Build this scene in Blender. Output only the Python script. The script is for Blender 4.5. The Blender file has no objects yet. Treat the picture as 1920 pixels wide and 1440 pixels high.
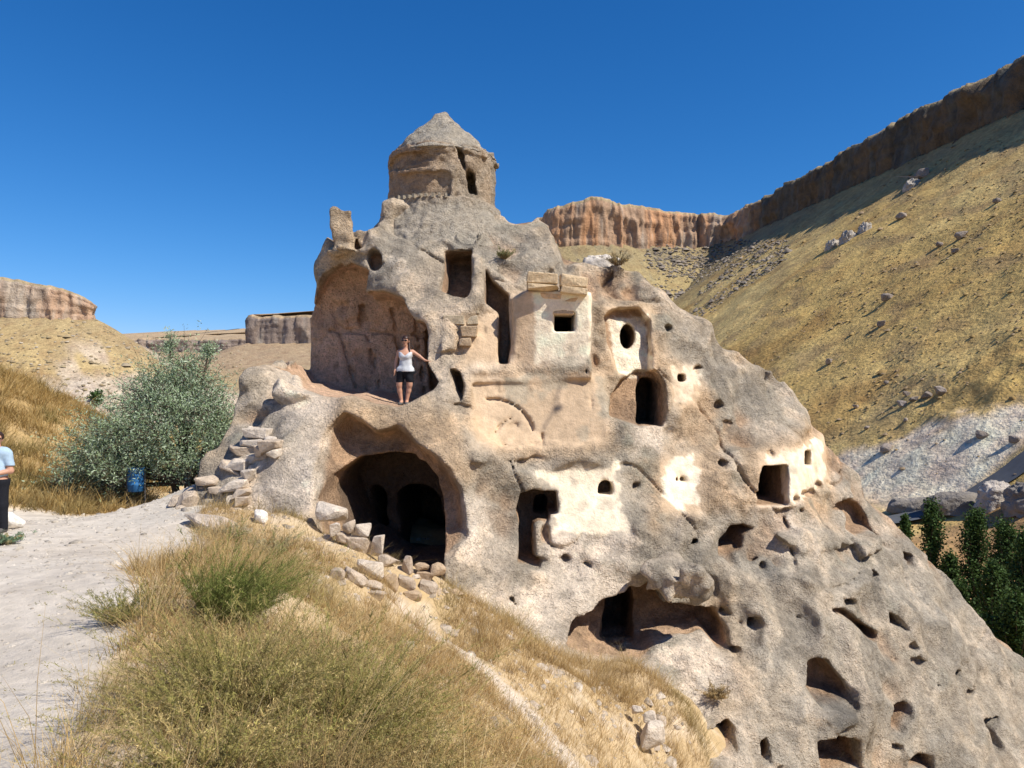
import bpy, bmesh, math
import numpy as np
from mathutils import Vector, Matrix

# ------------------------------------------------------------------ camera, sky, sun, exposure
S = bpy.context.scene
FPX = 1400.0                                   # focal length in pixels of the 1920-wide photograph
cam_d = bpy.data.cameras.new('camera'); cam = bpy.data.objects.new('camera', cam_d)
S.collection.objects.link(cam); S.camera = cam
cam_d.sensor_width = 36; cam_d.lens = 36 * FPX / 1920
cam_d.clip_start = 0.1; cam_d.clip_end = 6000
cam.location = (0, 0, 0); cam.rotation_euler = (math.pi / 2, 0, 0)

SUN_AZ, SUN_EL = math.radians(119), math.radians(50)      # measured from +Y towards +X
W = bpy.data.worlds.new('World'); S.world = W; W.use_nodes = True
nt = W.node_tree; bg = nt.nodes['Background']
sky = nt.nodes.new('ShaderNodeTexSky'); sky.sky_type = 'NISHITA'; sky.sun_disc = False
sky.sun_elevation = SUN_EL; sky.sun_rotation = SUN_AZ
sky.altitude = 1500; sky.air_density = 1.0; sky.dust_density = 0.3; sky.ozone_density = 3.0
# the clear, dry mountain sky: each channel of the sky deepened a little (no patches, the same all round)
sp_ = nt.nodes.new('ShaderNodeSeparateColor'); cb_ = nt.nodes.new('ShaderNodeCombineColor'); nt.links.new(sky.outputs[0], sp_.inputs[0])
for k_, (g_, a_) in enumerate(((1.73, 1.10), (1.06, .92), (.88, 1.23))):
    pw_ = nt.nodes.new('ShaderNodeMath'); pw_.operation = 'POWER'; pw_.inputs[1].default_value = g_
    ml_ = nt.nodes.new('ShaderNodeMath'); ml_.operation = 'MULTIPLY'; ml_.inputs[1].default_value = .80 * a_ * 10 / 10 ** g_
    nt.links.new(sp_.outputs[k_], pw_.inputs[0]); nt.links.new(pw_.outputs[0], ml_.inputs[0]); nt.links.new(ml_.outputs[0], cb_.inputs[k_])
nt.links.new(cb_.outputs[0], bg.inputs[0]); bg.inputs[1].default_value = 0.10
sd = bpy.data.lights.new('sun', 'SUN'); sd.energy = 5.0; sd.angle = math.radians(0.53); sd.color = (1, .94, .84)
sun = bpy.data.objects.new('sun', sd); S.collection.objects.link(sun)
SD = Vector((math.sin(SUN_AZ) * math.cos(SUN_EL), math.cos(SUN_AZ) * math.cos(SUN_EL), math.sin(SUN_EL)))
sun.rotation_euler = SD.to_track_quat('Z', 'Y').to_euler(); sun.location = SD * 60
vs = S.view_settings; vs.view_transform = 'Standard'; vs.look = 'None'; vs.exposure = 0.32; vs.gamma = 1
S.cycles.max_bounces = 6; S.cycles.diffuse_bounces = 3; S.cycles.transparent_max_bounces = 4

# ------------------------------------------------------------------ helpers
C = S.collection
R = np.random.default_rng(7)
def P(px, py, d): return np.array([(px - 960) / FPX * d, d, (720 - py) / FPX * d])
def sst(a, b, x):
    t = np.clip((x - a) / (b - a), 0, 1); return t * t * (3 - 2 * t)
def mix(a, b, t):
    a = np.asarray(a, float); b = np.asarray(b, float); t = np.asarray(t)[..., None]
    return a * (1 - t) + b * t
def hsh(*ii):
    h = np.zeros(np.broadcast(*ii).shape, np.uint32)
    for k, i in zip((374761393, 668265263, 2147483647, 1274126177), ii):
        h = (h ^ (np.asarray(i).astype(np.int64) * k & 0xffffffff).astype(np.uint32)) * np.uint32(1540483477)
        h ^= h >> np.uint32(15)
    return h.astype(np.float64) / 4294967296.0
def vn(p, s=1.0, seed=0):
    """value noise -1..1 at points p (..., 2 or 3)"""
    p = np.asarray(p, float) / s; i = np.floor(p); f = p - i; f = f * f * (3 - 2 * f); i = i.astype(np.int64)
    n = p.shape[-1]; out = 0.0
    for c in range(2 ** n):
        o = [(c >> k) & 1 for k in range(n)]; w = 1.0
        for k in range(n): w = w * (f[..., k] if o[k] else 1 - f[..., k])
        out = out + w * hsh(*[i[..., k] + o[k] for k in range(n)], np.int64(seed + 11))
    return out * 2 - 1
def fbm(p, s=1.0, oc=4, seed=0):
    a = 1.0; t = 0; o = 0
    for k in range(oc):
        o = o + a * vn(p, s, seed + k * 17); t += a; a *= .5; s *= .5
    return o / t
def tag(o, label=None, cat=None, group=None, kind=None):
    if label: o['label'] = label
    if cat: o['category'] = cat
    if group: o['group'] = group
    if kind: o['kind'] = kind
    return o
def empty(name, loc=(0, 0, 0), rz=0):
    o = bpy.data.objects.new(name, None); C.objects.link(o); o.location = loc; o.rotation_euler = (0, 0, rz)
    o.empty_display_size = .2; return o
def mesh_np(name, V, Fc, smooth=False, col=None):
    """V (n,3), Fc (m,k)"""
    me = bpy.data.meshes.new(name); V = np.asarray(V, np.float32); Fc = np.asarray(Fc, np.int32); k = Fc.shape[1]
    me.vertices.add(len(V)); me.vertices.foreach_set('co', V.ravel())
    me.loops.add(Fc.size); me.loops.foreach_set('vertex_index', Fc.ravel())
    me.polygons.add(len(Fc)); me.polygons.foreach_set('loop_start', np.arange(0, Fc.size, k, dtype=np.int32))
    if smooth: me.polygons.foreach_set('use_smooth', np.ones(len(Fc), bool))
    if col is not None:
        a = me.color_attributes.new('Col', 'FLOAT_COLOR', 'POINT')
        c4 = np.ones((len(V), 4), np.float32); c4[:, :np.shape(col)[1]] = col; a.data.foreach_set('color', c4.ravel())
    me.update(calc_edges=True); return me
def obj(name, me, m=None, parent=None):
    o = bpy.data.objects.new(name, me); C.objects.link(o)
    if m is not None and len(me.materials) == 0: me.materials.append(m)
    if parent is not None: o.parent = parent
    return o
def mk(name, V, Fc, m, parent=None, smooth=False, col=None): return obj(name, mesh_np(name, V, Fc, smooth, col), m, parent)

# ------------------------------------------------------------------ materials
def mat(name, color=(.5, .5, .5), rough=.9, attr=False, var=.25, vscale=3, bump=(), trans=0, hue=None, pits=0, spec=.2, metal=0, relief=False):
    m = bpy.data.materials.new(name); m.use_nodes = True; t = m.node_tree; N = t.nodes; L = t.links
    b = N['Principled BSDF']; b.inputs['Roughness'].default_value = rough; b.inputs['Specular IOR Level'].default_value = spec
    b.inputs['Metallic'].default_value = metal
    g = N.new('ShaderNodeNewGeometry')
    if attr:
        a = N.new('ShaderNodeAttribute'); a.attribute_name = 'Col'; c = a.outputs['Color']
    else:
        a = N.new('ShaderNodeRGB'); a.outputs[0].default_value = (*color, 1); c = a.outputs[0]
    if var:
        n = N.new('ShaderNodeTexNoise'); n.inputs['Scale'].default_value = vscale; n.inputs['Detail'].default_value = 8
        n.inputs['Roughness'].default_value = .65
        L.new(g.outputs['Position'], n.inputs['Vector'])
        mr = N.new('ShaderNodeMapRange'); mr.inputs[1].default_value = .28; mr.inputs[2].default_value = .72
        mr.inputs[3].default_value = 1 - var; mr.inputs[4].default_value = 1 + var; L.new(n.outputs[0], mr.inputs[0])
        mx = N.new('ShaderNodeVectorMath'); mx.operation = 'SCALE'; L.new(c, mx.inputs[0]); L.new(mr.outputs[0], mx.inputs['Scale']); c = mx.outputs[0]
        if hue:
            n2 = N.new('ShaderNodeTexNoise'); n2.inputs['Scale'].default_value = hue[1]; n2.inputs['Detail'].default_value = 6
            L.new(g.outputs['Position'], n2.inputs['Vector'])
            r2 = N.new('ShaderNodeMapRange'); r2.inputs[1].default_value = .45; r2.inputs[2].default_value = .7; L.new(n2.outputs[0], r2.inputs[0])
            m2 = N.new('ShaderNodeMix'); m2.data_type = 'RGBA'; m2.blend_type = 'MULTIPLY'; L.new(r2.outputs[0], m2.inputs[0])
            L.new(c, m2.inputs[6]); m2.inputs[7].default_value = (*hue[0], 1); c = m2.outputs[2]
    L.new(c, b.inputs['Base Color'])
    nrm = None
    for sc, dist, st in bump:
        n = N.new('ShaderNodeTexNoise'); n.inputs['Scale'].default_value = sc; n.inputs['Detail'].default_value = 6; n.inputs['Roughness'].default_value = .6
        L.new(g.outputs['Position'], n.inputs['Vector'])
        bp = N.new('ShaderNodeBump'); bp.inputs['Strength'].default_value = st; bp.inputs['Distance'].default_value = dist
        L.new(n.outputs[0], bp.inputs['Height'])
        if relief:                                  # alpha of the colour = how rough the surface is (plaster is smooth)
            ms_ = N.new('ShaderNodeMath'); ms_.operation = 'MULTIPLY'; ms_.inputs[1].default_value = st; L.new(a.outputs['Alpha'], ms_.inputs[0]); L.new(ms_.outputs[0], bp.inputs['Strength'])
        if nrm: L.new(nrm, bp.inputs['Normal'])
        nrm = bp.outputs[0]
    if pits:
        v = N.new('ShaderNodeTexVoronoi'); v.inputs['Scale'].default_value = pits; L.new(g.outputs['Position'], v.inputs['Vector'])
        r = N.new('ShaderNodeMapRange'); r.inputs[1].default_value = .05; r.inputs[2].default_value = .3; L.new(v.outputs['Distance'], r.inputs[0])
        bp = N.new('ShaderNodeBump'); bp.inputs['Strength'].default_value = .6; bp.inputs['Distance'].default_value = .03
        L.new(r.outputs[0], bp.inputs['Height'])
        if relief:
            ms_ = N.new('ShaderNodeMath'); ms_.operation = 'MULTIPLY'; ms_.inputs[1].default_value = .6; L.new(a.outputs['Alpha'], ms_.inputs[0]); L.new(ms_.outputs[0], bp.inputs['Strength'])
        if nrm: L.new(nrm, bp.inputs['Normal'])
        nrm = bp.outputs[0]
    if nrm: L.new(nrm, b.inputs['Normal'])
    if trans:
        tr = N.new('ShaderNodeBsdfTranslucent'); L.new(c, tr.inputs[0]); ms = N.new('ShaderNodeMixShader'); ms.inputs[0].default_value = trans
        L.new(b.outputs[0], ms.inputs[1]); L.new(tr.outputs[0], ms.inputs[2]); L.new(ms.outputs[0], N['Material Output'].inputs[0])
    return m
M = {}
M['rock'] = mat('tuff_rock', attr=True, var=.22, vscale=4.5, bump=((3.5, .12, .7), (9, .12, .9), (26, .06, 1.0)), relief=True, pits=16)
def speckle(m, sc, lo, hi, alpha=False):
    t = m.node_tree; N = t.nodes; L = t.links; b = N['Principled BSDF']; src = b.inputs['Base Color'].links[0].from_socket
    g = N.new('ShaderNodeNewGeometry'); n = N.new('ShaderNodeTexNoise'); n.inputs['Scale'].default_value = sc; n.inputs['Detail'].default_value = 5; n.inputs['Roughness'].default_value = .7; L.new(g.outputs['Position'], n.inputs['Vector'])
    r = N.new('ShaderNodeMapRange'); r.inputs[1].default_value = .33; r.inputs[2].default_value = .62; r.inputs[3].default_value = lo; r.inputs[4].default_value = hi; L.new(n.outputs[0], r.inputs[0])
    v = N.new('ShaderNodeVectorMath'); v.operation = 'SCALE'; L.new(src, v.inputs[0]); o_ = r.outputs[0]
    if alpha:
        at = N.new('ShaderNodeAttribute'); at.attribute_name = 'Col'; mx = N.new('ShaderNodeMix'); mx.inputs[2].default_value = 1.0; L.new(at.outputs['Alpha'], mx.inputs[0]); L.new(o_, mx.inputs[3]); o_ = mx.outputs[0]
    L.new(o_, v.inputs['Scale']); L.new(v.outputs[0], b.inputs['Base Color'])
speckle(M['rock'], 13, .76, 1.13, True); speckle(M['rock'], 34, .84, 1.10, True)
M['block'] = mat('tuff_block', attr=True, var=.30, vscale=9, bump=((7, .06, .8), (22, .03, .9), (60, .015, .9)))
M['soil'] = mat('dry_soil', attr=True, var=.18, vscale=6, bump=((5, .05, .5), (40, .012, .7), (150, .004, .8)))
M['hill'] = mat('dry_hillside', attr=True, var=.35, vscale=.5, bump=((.25, 1.2, .6), (1.0, .5, .7)), hue=((.80, .74, .74), .12))
speckle(M['hill'], 1.3, .80, 1.14)
M['cliff'] = mat('cliff_rock', attr=True, var=.35, vscale=.22, bump=((.2, 1.5, .7), (.8, .6, .8)))
M['veg'] = mat('foliage', attr=True, var=0, rough=.7, trans=.25)
M['straw'] = mat('straw', attr=True, var=0, rough=.7, trans=.2)
M['bark'] = mat('bark', (.10, .075, .055), var=.4, vscale=9, bump=((20, .03, .8),))
M['skin'] = mat('skin', (.50, .27, .18), rough=.55, var=.06, vscale=20, spec=.35)
M['hair'] = mat('dark_hair', (.035, .016, .011), rough=.5, var=.3, vscale=60, spec=.4)
M['grey_cloth'] = mat('pale_grey_jersey', (.55, .57, .60), var=.08, vscale=30, bump=((25, .012, .6),))
M['blue_cloth'] = mat('light_blue_jersey', (.36, .48, .60), var=.08, vscale=30, bump=((18, .015, .6),))
M['black_cloth'] = mat('black_cloth', (.012, .013, .018), var=.2, vscale=30, bump=((22, .012, .5),))
M['lens'] = mat('dark_lens', (.012, .009, .009), rough=.15, var=0, spec=.6)
M['shoe'] = mat('grey_shoe', (.10, .095, .09), var=.2, vscale=40)
M['white'] = mat('white_plastic', (.75, .75, .74), rough=.5, var=.04)
M['lip'] = mat('lip', (.33, .10, .085), rough=.5, var=0)
M['blue_bin'] = mat('blue_painted_metal', (.035, .15, .36), rough=.5, var=.25, vscale=14, bump=((20, .01, .4),))
M['asphalt'] = mat('asphalt', (.10, .105, .115), var=.15, vscale=1)
M['feather'] = mat('dark_feather', (.03, .03, .032), var=.2, vscale=30)

# ------------------------------------------------------------------ implicit surfaces
def surface_nets(f, o, h):
    f = f.astype(np.float32); s = f < 0
    nx, ny, nz = f.shape
    cnt = np.zeros((nx - 1, ny - 1, nz - 1), np.int8)
    for a in (0, 1):
        for b in (0, 1):
            for c in (0, 1): cnt += s[a:nx - 1 + a, b:ny - 1 + b, c:nz - 1 + c]
    act = (cnt > 0) & (cnt < 8); I = np.argwhere(act); n = len(I)
    idx = np.full(act.shape, -1, np.int32); idx[act] = np.arange(n, dtype=np.int32)
    cv = {}
    for a in (0, 1):
        for b in (0, 1):
            for c in (0, 1): cv[a, b, c] = f[I[:, 0] + a, I[:, 1] + b, I[:, 2] + c]
    acc = np.zeros((n, 3)); k = np.zeros(n)
    for ax in range(3):
        for u in (0, 1):
            for v in (0, 1):
                c0 = [u, v]; c0.insert(ax, 0); c1 = [u, v]; c1.insert(ax, 1)
                f0, f1 = cv[tuple(c0)], cv[tuple(c1)]; x = (f0 < 0) != (f1 < 0)
                t = np.where(x, f0 / np.where(f0 == f1, 1, f0 - f1), 0)
                p = np.tile(np.array(c0, float), (n, 1)); p[:, ax] = t
                acc += p * x[:, None]; k += x
    V = (I + acc / k[:, None]) * h + np.asarray(o)
    Q = []
    for ax in range(3):
        sl0 = [slice(None)] * 3; sl1 = [slice(None)] * 3; sl0[ax] = slice(0, -1); sl1[ax] = slice(1, None)
        a0, a1 = s[tuple(sl0)], s[tuple(sl1)]; E = np.argwhere(a0 != a1)
        u, v = [(1, 2), (2, 0), (0, 1)][ax]
        E = E[(E[:, u] > 0) & (E[:, v] > 0) & (E[:, u] < f.shape[u] - 1) & (E[:, v] < f.shape[v] - 1)]
        def cell(du, dv):
            e = E.copy(); e[:, u] -= du; e[:, v] -= dv; return idx[e[:, 0], e[:, 1], e[:, 2]]
        q = np.stack([cell(1, 1), cell(0, 1), cell(0, 0), cell(1, 0)], 1)
        flip = ~a0[E[:, 0], E[:, 1], E[:, 2]]; q[flip] = q[flip][:, ::-1]; Q.append(q)
    return V, np.concatenate(Q)
class Grid:
    def __init__(s, lo, hi, h):
        s.lo = np.array(lo, float); s.h = h
        s.ax = [np.arange(lo[i], hi[i] + h, h).astype(np.float32) for i in range(3)]
        s.shape = tuple(len(a) for a in s.ax); s.f = None
    def noise(s, wl, seed):
        r = np.random.default_rng(seed); Ws = []; dims = []
        for a, w_ in zip(s.ax, wl if isinstance(wl, tuple) else (wl,) * 3):
            t = (a - a[0]) / w_; n = int(t[-1]) + 4; i = t.astype(int); u = t - i
            Wm = np.zeros((len(a), n), np.float32); rows = np.arange(len(a))
            Wm[rows, i] = (1 - u) ** 3 / 6; Wm[rows, i + 1] = (3 * u ** 3 - 6 * u ** 2 + 4) / 6
            Wm[rows, i + 2] = (-3 * u ** 3 + 3 * u ** 2 + 3 * u + 1) / 6; Wm[rows, i + 3] = u ** 3 / 6
            Ws.append(Wm); dims.append(n)
        l = r.uniform(-1, 1, dims).astype(np.float32) * 2.2
        a = np.tensordot(Ws[0], l, (1, 0)); a = np.matmul(Ws[1][None], a)      # x, y
        return np.matmul(a, Ws[2].T)
    def sub(s, lo, hi):
        sl = []
        for i in range(3):
            a = int(np.clip(np.floor((lo[i] - s.lo[i]) / s.h), 0, s.shape[i] - 2)); b = int(np.clip(np.ceil((hi[i] - s.lo[i]) / s.h) + 1, a + 2, s.shape[i]))
            sl.append(slice(a, b))
        X = s.ax[0][sl[0]][:, None, None]; Y = s.ax[1][sl[1]][None, :, None]; Z = s.ax[2][sl[2]][None, None, :]
        return tuple(sl), X, Y, Z
    def close(s):
        for i in range(3):
            a = [slice(None)] * 3
            a[i] = 0; s.f[tuple(a)] = np.maximum(s.f[tuple(a)], .01); a[i] = -1; s.f[tuple(a)] = np.maximum(s.f[tuple(a)], .01)
    def nets(s): s.close(); return surface_nets(s.f, s.lo, s.h)
def smin(a, b, k): h = np.clip(.5 + .5 * (b - a) / k, 0, 1); return b * (1 - h) + a * h - k * h * (1 - h)
def smax(a, b, k): return -smin(-a, -b, k)
def poly_sdf(poly, X, Z):
    """signed distance (negative inside) to a polygon, X and Z broadcastable"""
    X, Z = np.broadcast_arrays(np.asarray(X, np.float32), np.asarray(Z, np.float32)); d = np.full(X.shape, 1e9, np.float32); ins = np.zeros(X.shape, bool)
    n = len(poly)
    for i in range(n):
        ax, az = poly[i]; bx, bz = poly[(i + 1) % n]; ex, ez = bx - ax, bz - az
        wx, wz = X - ax, Z - az; t = np.clip((wx * ex + wz * ez) / (ex * ex + ez * ez + 1e-9), 0, 1)
        d = np.minimum(d, (wx - t * ex) ** 2 + (wz - t * ez) ** 2)
        c = (az > Z) != (bz > Z)
        ins ^= c & (X < (bx - ax) * (Z - az) / (bz - az + 1e-12) + ax)
    return np.where(ins, -1, 1) * np.sqrt(d)
def tps(pts, lam=.02):
    """thin-plate interpolation of value over (u, v)"""
    A = np.array(pts, float); U = A[:, :2]; v = A[:, 2]; n = len(A)
    def ph(r2): return .5 * r2 * np.log(r2 + 1e-9)
    K = ph(((U[:, None] - U[None]) ** 2).sum(-1)) + lam * np.eye(n); Pm = np.c_[np.ones(n), U]
    w = np.linalg.solve(np.block([[K, Pm], [Pm.T, np.zeros((3, 3))]]), np.r_[v, 0, 0, 0])
    def ev(x, y):
        x = np.asarray(x, float); y = np.asarray(y, float); x, y = np.broadcast_arrays(x, y)
        o = w[n] + w[n + 1] * x + w[n + 2] * y
        for k in range(n): o = o + w[k] * ph((x - U[k, 0]) ** 2 + (y - U[k, 1]) ** 2)
        return o
    return ev

# ------------------------------------------------------------------ ground shape
def path_z(y): return -1.6 - .075 * y
_g = [(-8, 0, path_z(0)), (-4, 0, path_z(0)), (0, 0, -1.62), (-8, 6, path_z(6)), (-4, 6, path_z(6)), (-2.4, 4, path_z(4)), (-2.6, 8, path_z(8)), (-6, 12, path_z(12)),
      (-9, 12, path_z(12)), (-4.5, 10, path_z(10)), (-8, 17, path_z(17)), (-1.4, 4.5, -2.0), (-.6, 3, -1.95), (-2.0, 6, -2.15),
      (1.5, 0, -2.3), (3, 3, -4.2), (6, 6, -7.4), (11, 8, -12), (16, 12, -16), (14, 3, -13), (8, 0, -7.5)]
for px, py, d in [(700, 1040, 13), (830, 1090, 13.4), (900, 1140, 13.8), (1050, 1222, 14.3), (1175, 1252, 15.2), (1150, 1285, 16.3), (1300, 1335, 14.3), (1190, 1375, 12.6), (1290, 1530, 12.4),
                  (1080, 1440, 9.8), (900, 1260, 10.8), (780, 1170, 11.8), (700, 1100, 11.6), (620, 1060, 12), (560, 1000, 12.8), (480, 962, 13.6), (400, 1000, 12.4), (345, 940, 15.2),
                  (900, 1440, 7), (700, 1440, 4.9), (420, 900, 16.5), (760, 1240, 8.6), (640, 1180, 8.6), (1000, 1340, 10.6), (1450, 1690, 13.0), (1700, 1800, 13.8)]:
    _g.append(tuple(P(px, py, d)))
_g += [tuple(P(720, 1085, 14.6)), tuple(P(600, 1006, 14.4)), (-3.5, 17, -4.6), (-2, 17, -4.6), (-1.3, 15.5, -4.3), (-4.8, 18, -4.2), (-5.5, 16.8, -3.0)]
_g += [(-11, 16.5, -2.85), (-13.5, 17, -2.2), (-12.6, 21, -2.1), (-15.2, 21.5, -.65), (-20, 21, 1.6), (-14, 10, -2.0), (-10, 23, -3.4), (-16, 29, -1.5), (-7, 24, -4.2), (-6, 30, -7), (-14, 33, -6),
       (-4, 20, -3.6), (0, 18, -4.5), (4, 18, -6.5), (8, 16, -10.5), (14, 20, -14.5), (6, 28, -12), (0, 30, -10), (18, 30, -19), (-20, 5, -1), (-20, 33, -3)]
_gev = tps(_g, .01)
_gx = np.linspace(-22, 20, 337); _gy = np.linspace(-6, 36, 337)
_G = _gev(_gx[:, None], _gy[None, :])
def bil(A, ax, ay, x, y):
    u = np.clip((np.asarray(x, float) - ax[0]) / (ax[1] - ax[0]), 0, len(ax) - 1.001); v = np.clip((np.asarray(y, float) - ay[0]) / (ay[1] - ay[0]), 0, len(ay) - 1.001)
    i = u.astype(int); j = v.astype(int); u = u - i; v = v - j
    return A[i, j] * (1 - u) * (1 - v) + A[i + 1, j] * u * (1 - v) + A[i, j + 1] * (1 - u) * v + A[i + 1, j + 1] * u * v
def pathmask(x, y):
    """1 on the trodden path, 0 in the grass"""
    q = np.stack(np.broadcast_arrays(np.asarray(x, float), np.asarray(y, float)), -1)
    edge = np.interp(y, [-6, 0, 4, 6, 7.5, 9, 10.5, 12, 13.5, 15, 16, 19, 24], [-1.1, -1.5, -2.35, -3.1, -3.9, -4.2, -4.5, -4.9, -5.7, -6.0, -6.4, -7.4, -8.2])
    left = np.interp(y, [-6, 10, 13, 16, 19, 24], [-12, -12, -12.2, -11.3, -11.2, -12])
    far = np.interp(x, [-12, -10, -8, -6, -5], [16.5, 17.2, 17.2, 16.3, 16.8])
    n = vn(q, .9, 3) * .22 + vn(q, .25, 5) * .07
    return sst(-.12, .12, edge - x + n) * sst(-.3, .3, x - left + n * 2) * sst(-.3, .3, far - y + n * 2)
def gz(x, y):
    q = np.stack(np.broadcast_arrays(np.asarray(x, float), np.asarray(y, float)), -1); pm = pathmask(x, y)
    return bil(_G, _gx, _gy, x, y) + (1 - pm) * (.10 * vn(q, .8, 1) + .05 * vn(q, .3, 2)) + .02 * vn(q, .5, 4) * pm

# ------------------------------------------------------------------ the rock hull
HULL = [(430, 800, 16.2), (450, 760, 16.5), (490, 700, 17), (530, 760, 16.3), (580, 745, 16.4), (450, 860, 15.7), (480, 830, 15.7), (520, 870, 14.9), (560, 930, 14.3), (600, 970, 14.0), (470, 930, 14.6),
        (600, 820, 15.5), (650, 740, 16.2), (700, 850, 15.3), (760, 790, 15.9), (860, 950, 15.2), (870, 870, 15.6), (850, 1060, 14.5), (740, 1040, 14.2), (720, 960, 14.8),
        (880, 760, 16.9), (830, 700, 17.0), (900, 620, 17.7), (760, 520, 18.3), (690, 480, 18.8), (640, 470, 19.1), (600, 600, 19.3), (562, 680, 19.1), (620, 520, 19.3), (830, 440, 19.4), (1000, 480, 19.3), (1060, 500, 19.6), (930, 440, 19.8), (760, 440, 19.5),
        (1000, 800, 17.0), (1140, 800, 17.2), (1000, 700, 17.5), (1140, 660, 18.2), (1050, 560, 18.5), (1000, 900, 16.5), (1140, 930, 16.8), (1140, 1000, 16.5), (1000, 1080, 15.6), (900, 1050, 15.0), (900, 1130, 14.4), (1050, 1180, 15.0), (1200, 1050, 16.4),
        (1250, 850, 17.9), (1400, 900, 18.2), (1300, 720, 19.0), (1300, 640, 19.8), (1220, 560, 19.6), (1430, 760, 20.2), (1500, 850, 19.4), (1530, 900, 19.7), (1600, 960, 20.1), (1650, 1000, 20.6),
        (1300, 1250, 15.6), (1180, 1240, 15.3), (1400, 1050, 17.3), (1500, 1100, 17.2), (1600, 1200, 17.0), (1600, 1300, 16.2), (1500, 1400, 15.0), (1350, 1400, 14.2), (1700, 1400, 16.4), (1800, 1300, 18.2), (1850, 1260, 19.6),
        (1700, 1080, 19.8), (1900, 1430, 18.0), (1750, 1200, 18.6), (1400, 1560, 13.6), (1700, 1600, 15.0), (2000, 1600, 17), (2100, 1500, 19), (1200, 1400, 13.6), (900, 1260, 13.8), (700, 1150, 13.4), (560, 1050, 13.6), (430, 1000, 14.2)]
HP = [(p[0], p[2], p[1]) for p in (P(*q) for q in HULL)]
_fev = tps(HP, .01)
VOX = .056
RG = Grid((-7.6, 12.4, -12.0), (15.6, 23.9, 6.2), VOX)
_FX, _FZ = RG.ax[0].astype(float), RG.ax[2].astype(float)
_F = _fev(_FX[:, None], _FZ[None, :])
def Fh(x, z): return bil(_F, _FX, _FZ, x, z)
def hit(px, py):
    d = np.arange(11.5, 25, .03); x = (px - 960) / FPX * d; z = (720 - py) / FPX * d
    k = np.argmax(d > Fh(x, z)); return float(d[k]) if k else 18.0
def PH(px, py, off=0): return P(px, py, hit(px, py) + off)
SIL = [(380, 900, 15.6), (415, 850, 16.0), (432, 770, 16.4), (447, 705, 16.7), (490, 648, 17.2), (516, 664, 17.4), (527, 676, 18.6), (540, 600, 19.0), (580, 500, 19.2), (606, 456, 19.2), (690, 460, 19.3), (706, 425, 19.6), (722, 395, 20),
       (935, 390, 20), (955, 400, 19.8), (1010, 405, 19.8), (1040, 450, 19.9), (1058, 500, 20.0), (1112, 498, 20.0), (1205, 520, 20.3), (1262, 588, 20.5), (1340, 648, 20.8), (1430, 700, 21), (1500, 748, 21.2), (1560, 805, 21.3),
       (1620, 885, 21.6), (1680, 985, 21.9), (1720, 1055, 22), (1780, 1135, 22), (1850, 1205, 22), (1920, 1280, 22), (2050, 1410, 22)]
SP = np.array([P(*q) for q in SIL])
def carve(poly, depth, flat=None, front=1.6, start=None, taper=.12, rnd=.045, nz=.05, soft=.03):
    pw = []; ds = []
    for px, py in poly:
        d = hit(px, py); ds.append(d); p = P(px, py, d); pw.append((p[0], p[2]))
    pw = np.array(pw); y0 = start or min(ds) - front; y1 = flat if flat else max(ds) + depth + 1.2
    sl, X, Y, Z = RG.sub((pw[:, 0].min() - .4, y0, pw[:, 1].min() - .4), (pw[:, 0].max() + .4, y1 + .4, pw[:, 1].max() + .4))
    s2 = poly_sdf(pw, X[:, 0], Z[0, 0][None, :])[:, None, :]
    Fs = _F[sl[0], sl[2]][:, None, :].astype(np.float32)
    c = s2 + taper * np.maximum(0, Y - Fs) + nz * N2[sl] + .6 * nz * N3[sl]
    back = (Y - flat) if flat else (Y - Fs - depth)
    c = smax(c, np.maximum(back + .5 * nz * N2[sl], y0 - Y), rnd)
    RG.f[sl] = smax(RG.f[sl], -c, soft)
def proud(poly, out, flat=None, taper=.25, rnd=.08, nz=.03):
    pw = []; ds = []
    for px, py in poly:
        d = hit(px, py); ds.append(d); p = P(px, py, d); pw.append((p[0], p[2]))
    pw = np.array(pw); y0 = min(ds) - abs(out) - .3 if not flat else flat - .2
    sl, X, Y, Z = RG.sub((pw[:, 0].min() - .3, y0 - .2, pw[:, 1].min() - .3), (pw[:, 0].max() + .3, max(ds) + .6, pw[:, 1].max() + .3))
    s2 = poly_sdf(pw, X[:, 0], Z[0, 0][None, :])[:, None, :]; Fs = _F[sl[0], sl[2]][:, None, :].astype(np.float32)
    c = s2 + taper * np.maximum(0, Fs - Y) + nz * N2[sl]
    c = smax(c, (flat - Y) if flat else (Fs - out - Y), rnd); RG.f[sl] = smin(RG.f[sl], c, .06)
def blob(px, py, d, rx, ry, rz, sub=False, k=.15, nz=.12):
    c = P(px, py, d); m = max(rx, ry, rz) + .5
    sl, X, Y, Z = RG.sub(c - m, c + m)
    q = np.sqrt(((X - c[0]) / rx) ** 2 + ((Y - c[1]) / ry) ** 2 + ((Z - c[2]) / rz) ** 2)
    e = (q - 1) * min(rx, ry, rz) + nz * N1[sl] + nz * .5 * N2[sl]
    RG.f[sl] = smax(RG.f[sl], -e, k) if sub else smin(RG.f[sl], e, k)
def oval(px, py, rx, ry, n=12, a0=0): return [(px + rx * math.cos(a0 + k * 2 * math.pi / n), py + ry * math.sin(a0 + k * 2 * math.pi / n)) for k in range(n)]
def arch(x0, x1, y0, y1, n=7):
    """arched opening: x0..x1, crown y0, sill y1"""
    r = (x1 - x0) / 2; cx = (x0 + x1) / 2; ry = min(r, (y1 - y0) * .6)
    return [(x0, y1)] + [(cx - r * math.cos(math.pi * k / n), y0 + ry - ry * math.sin(math.pi * k / n)) for k in range(n + 1)] + [(x1, y1)]
def rect(x0, x1, y0, y1): return [(x0, y1), (x0, y0), (x1, y0), (x1, y1)]

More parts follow.
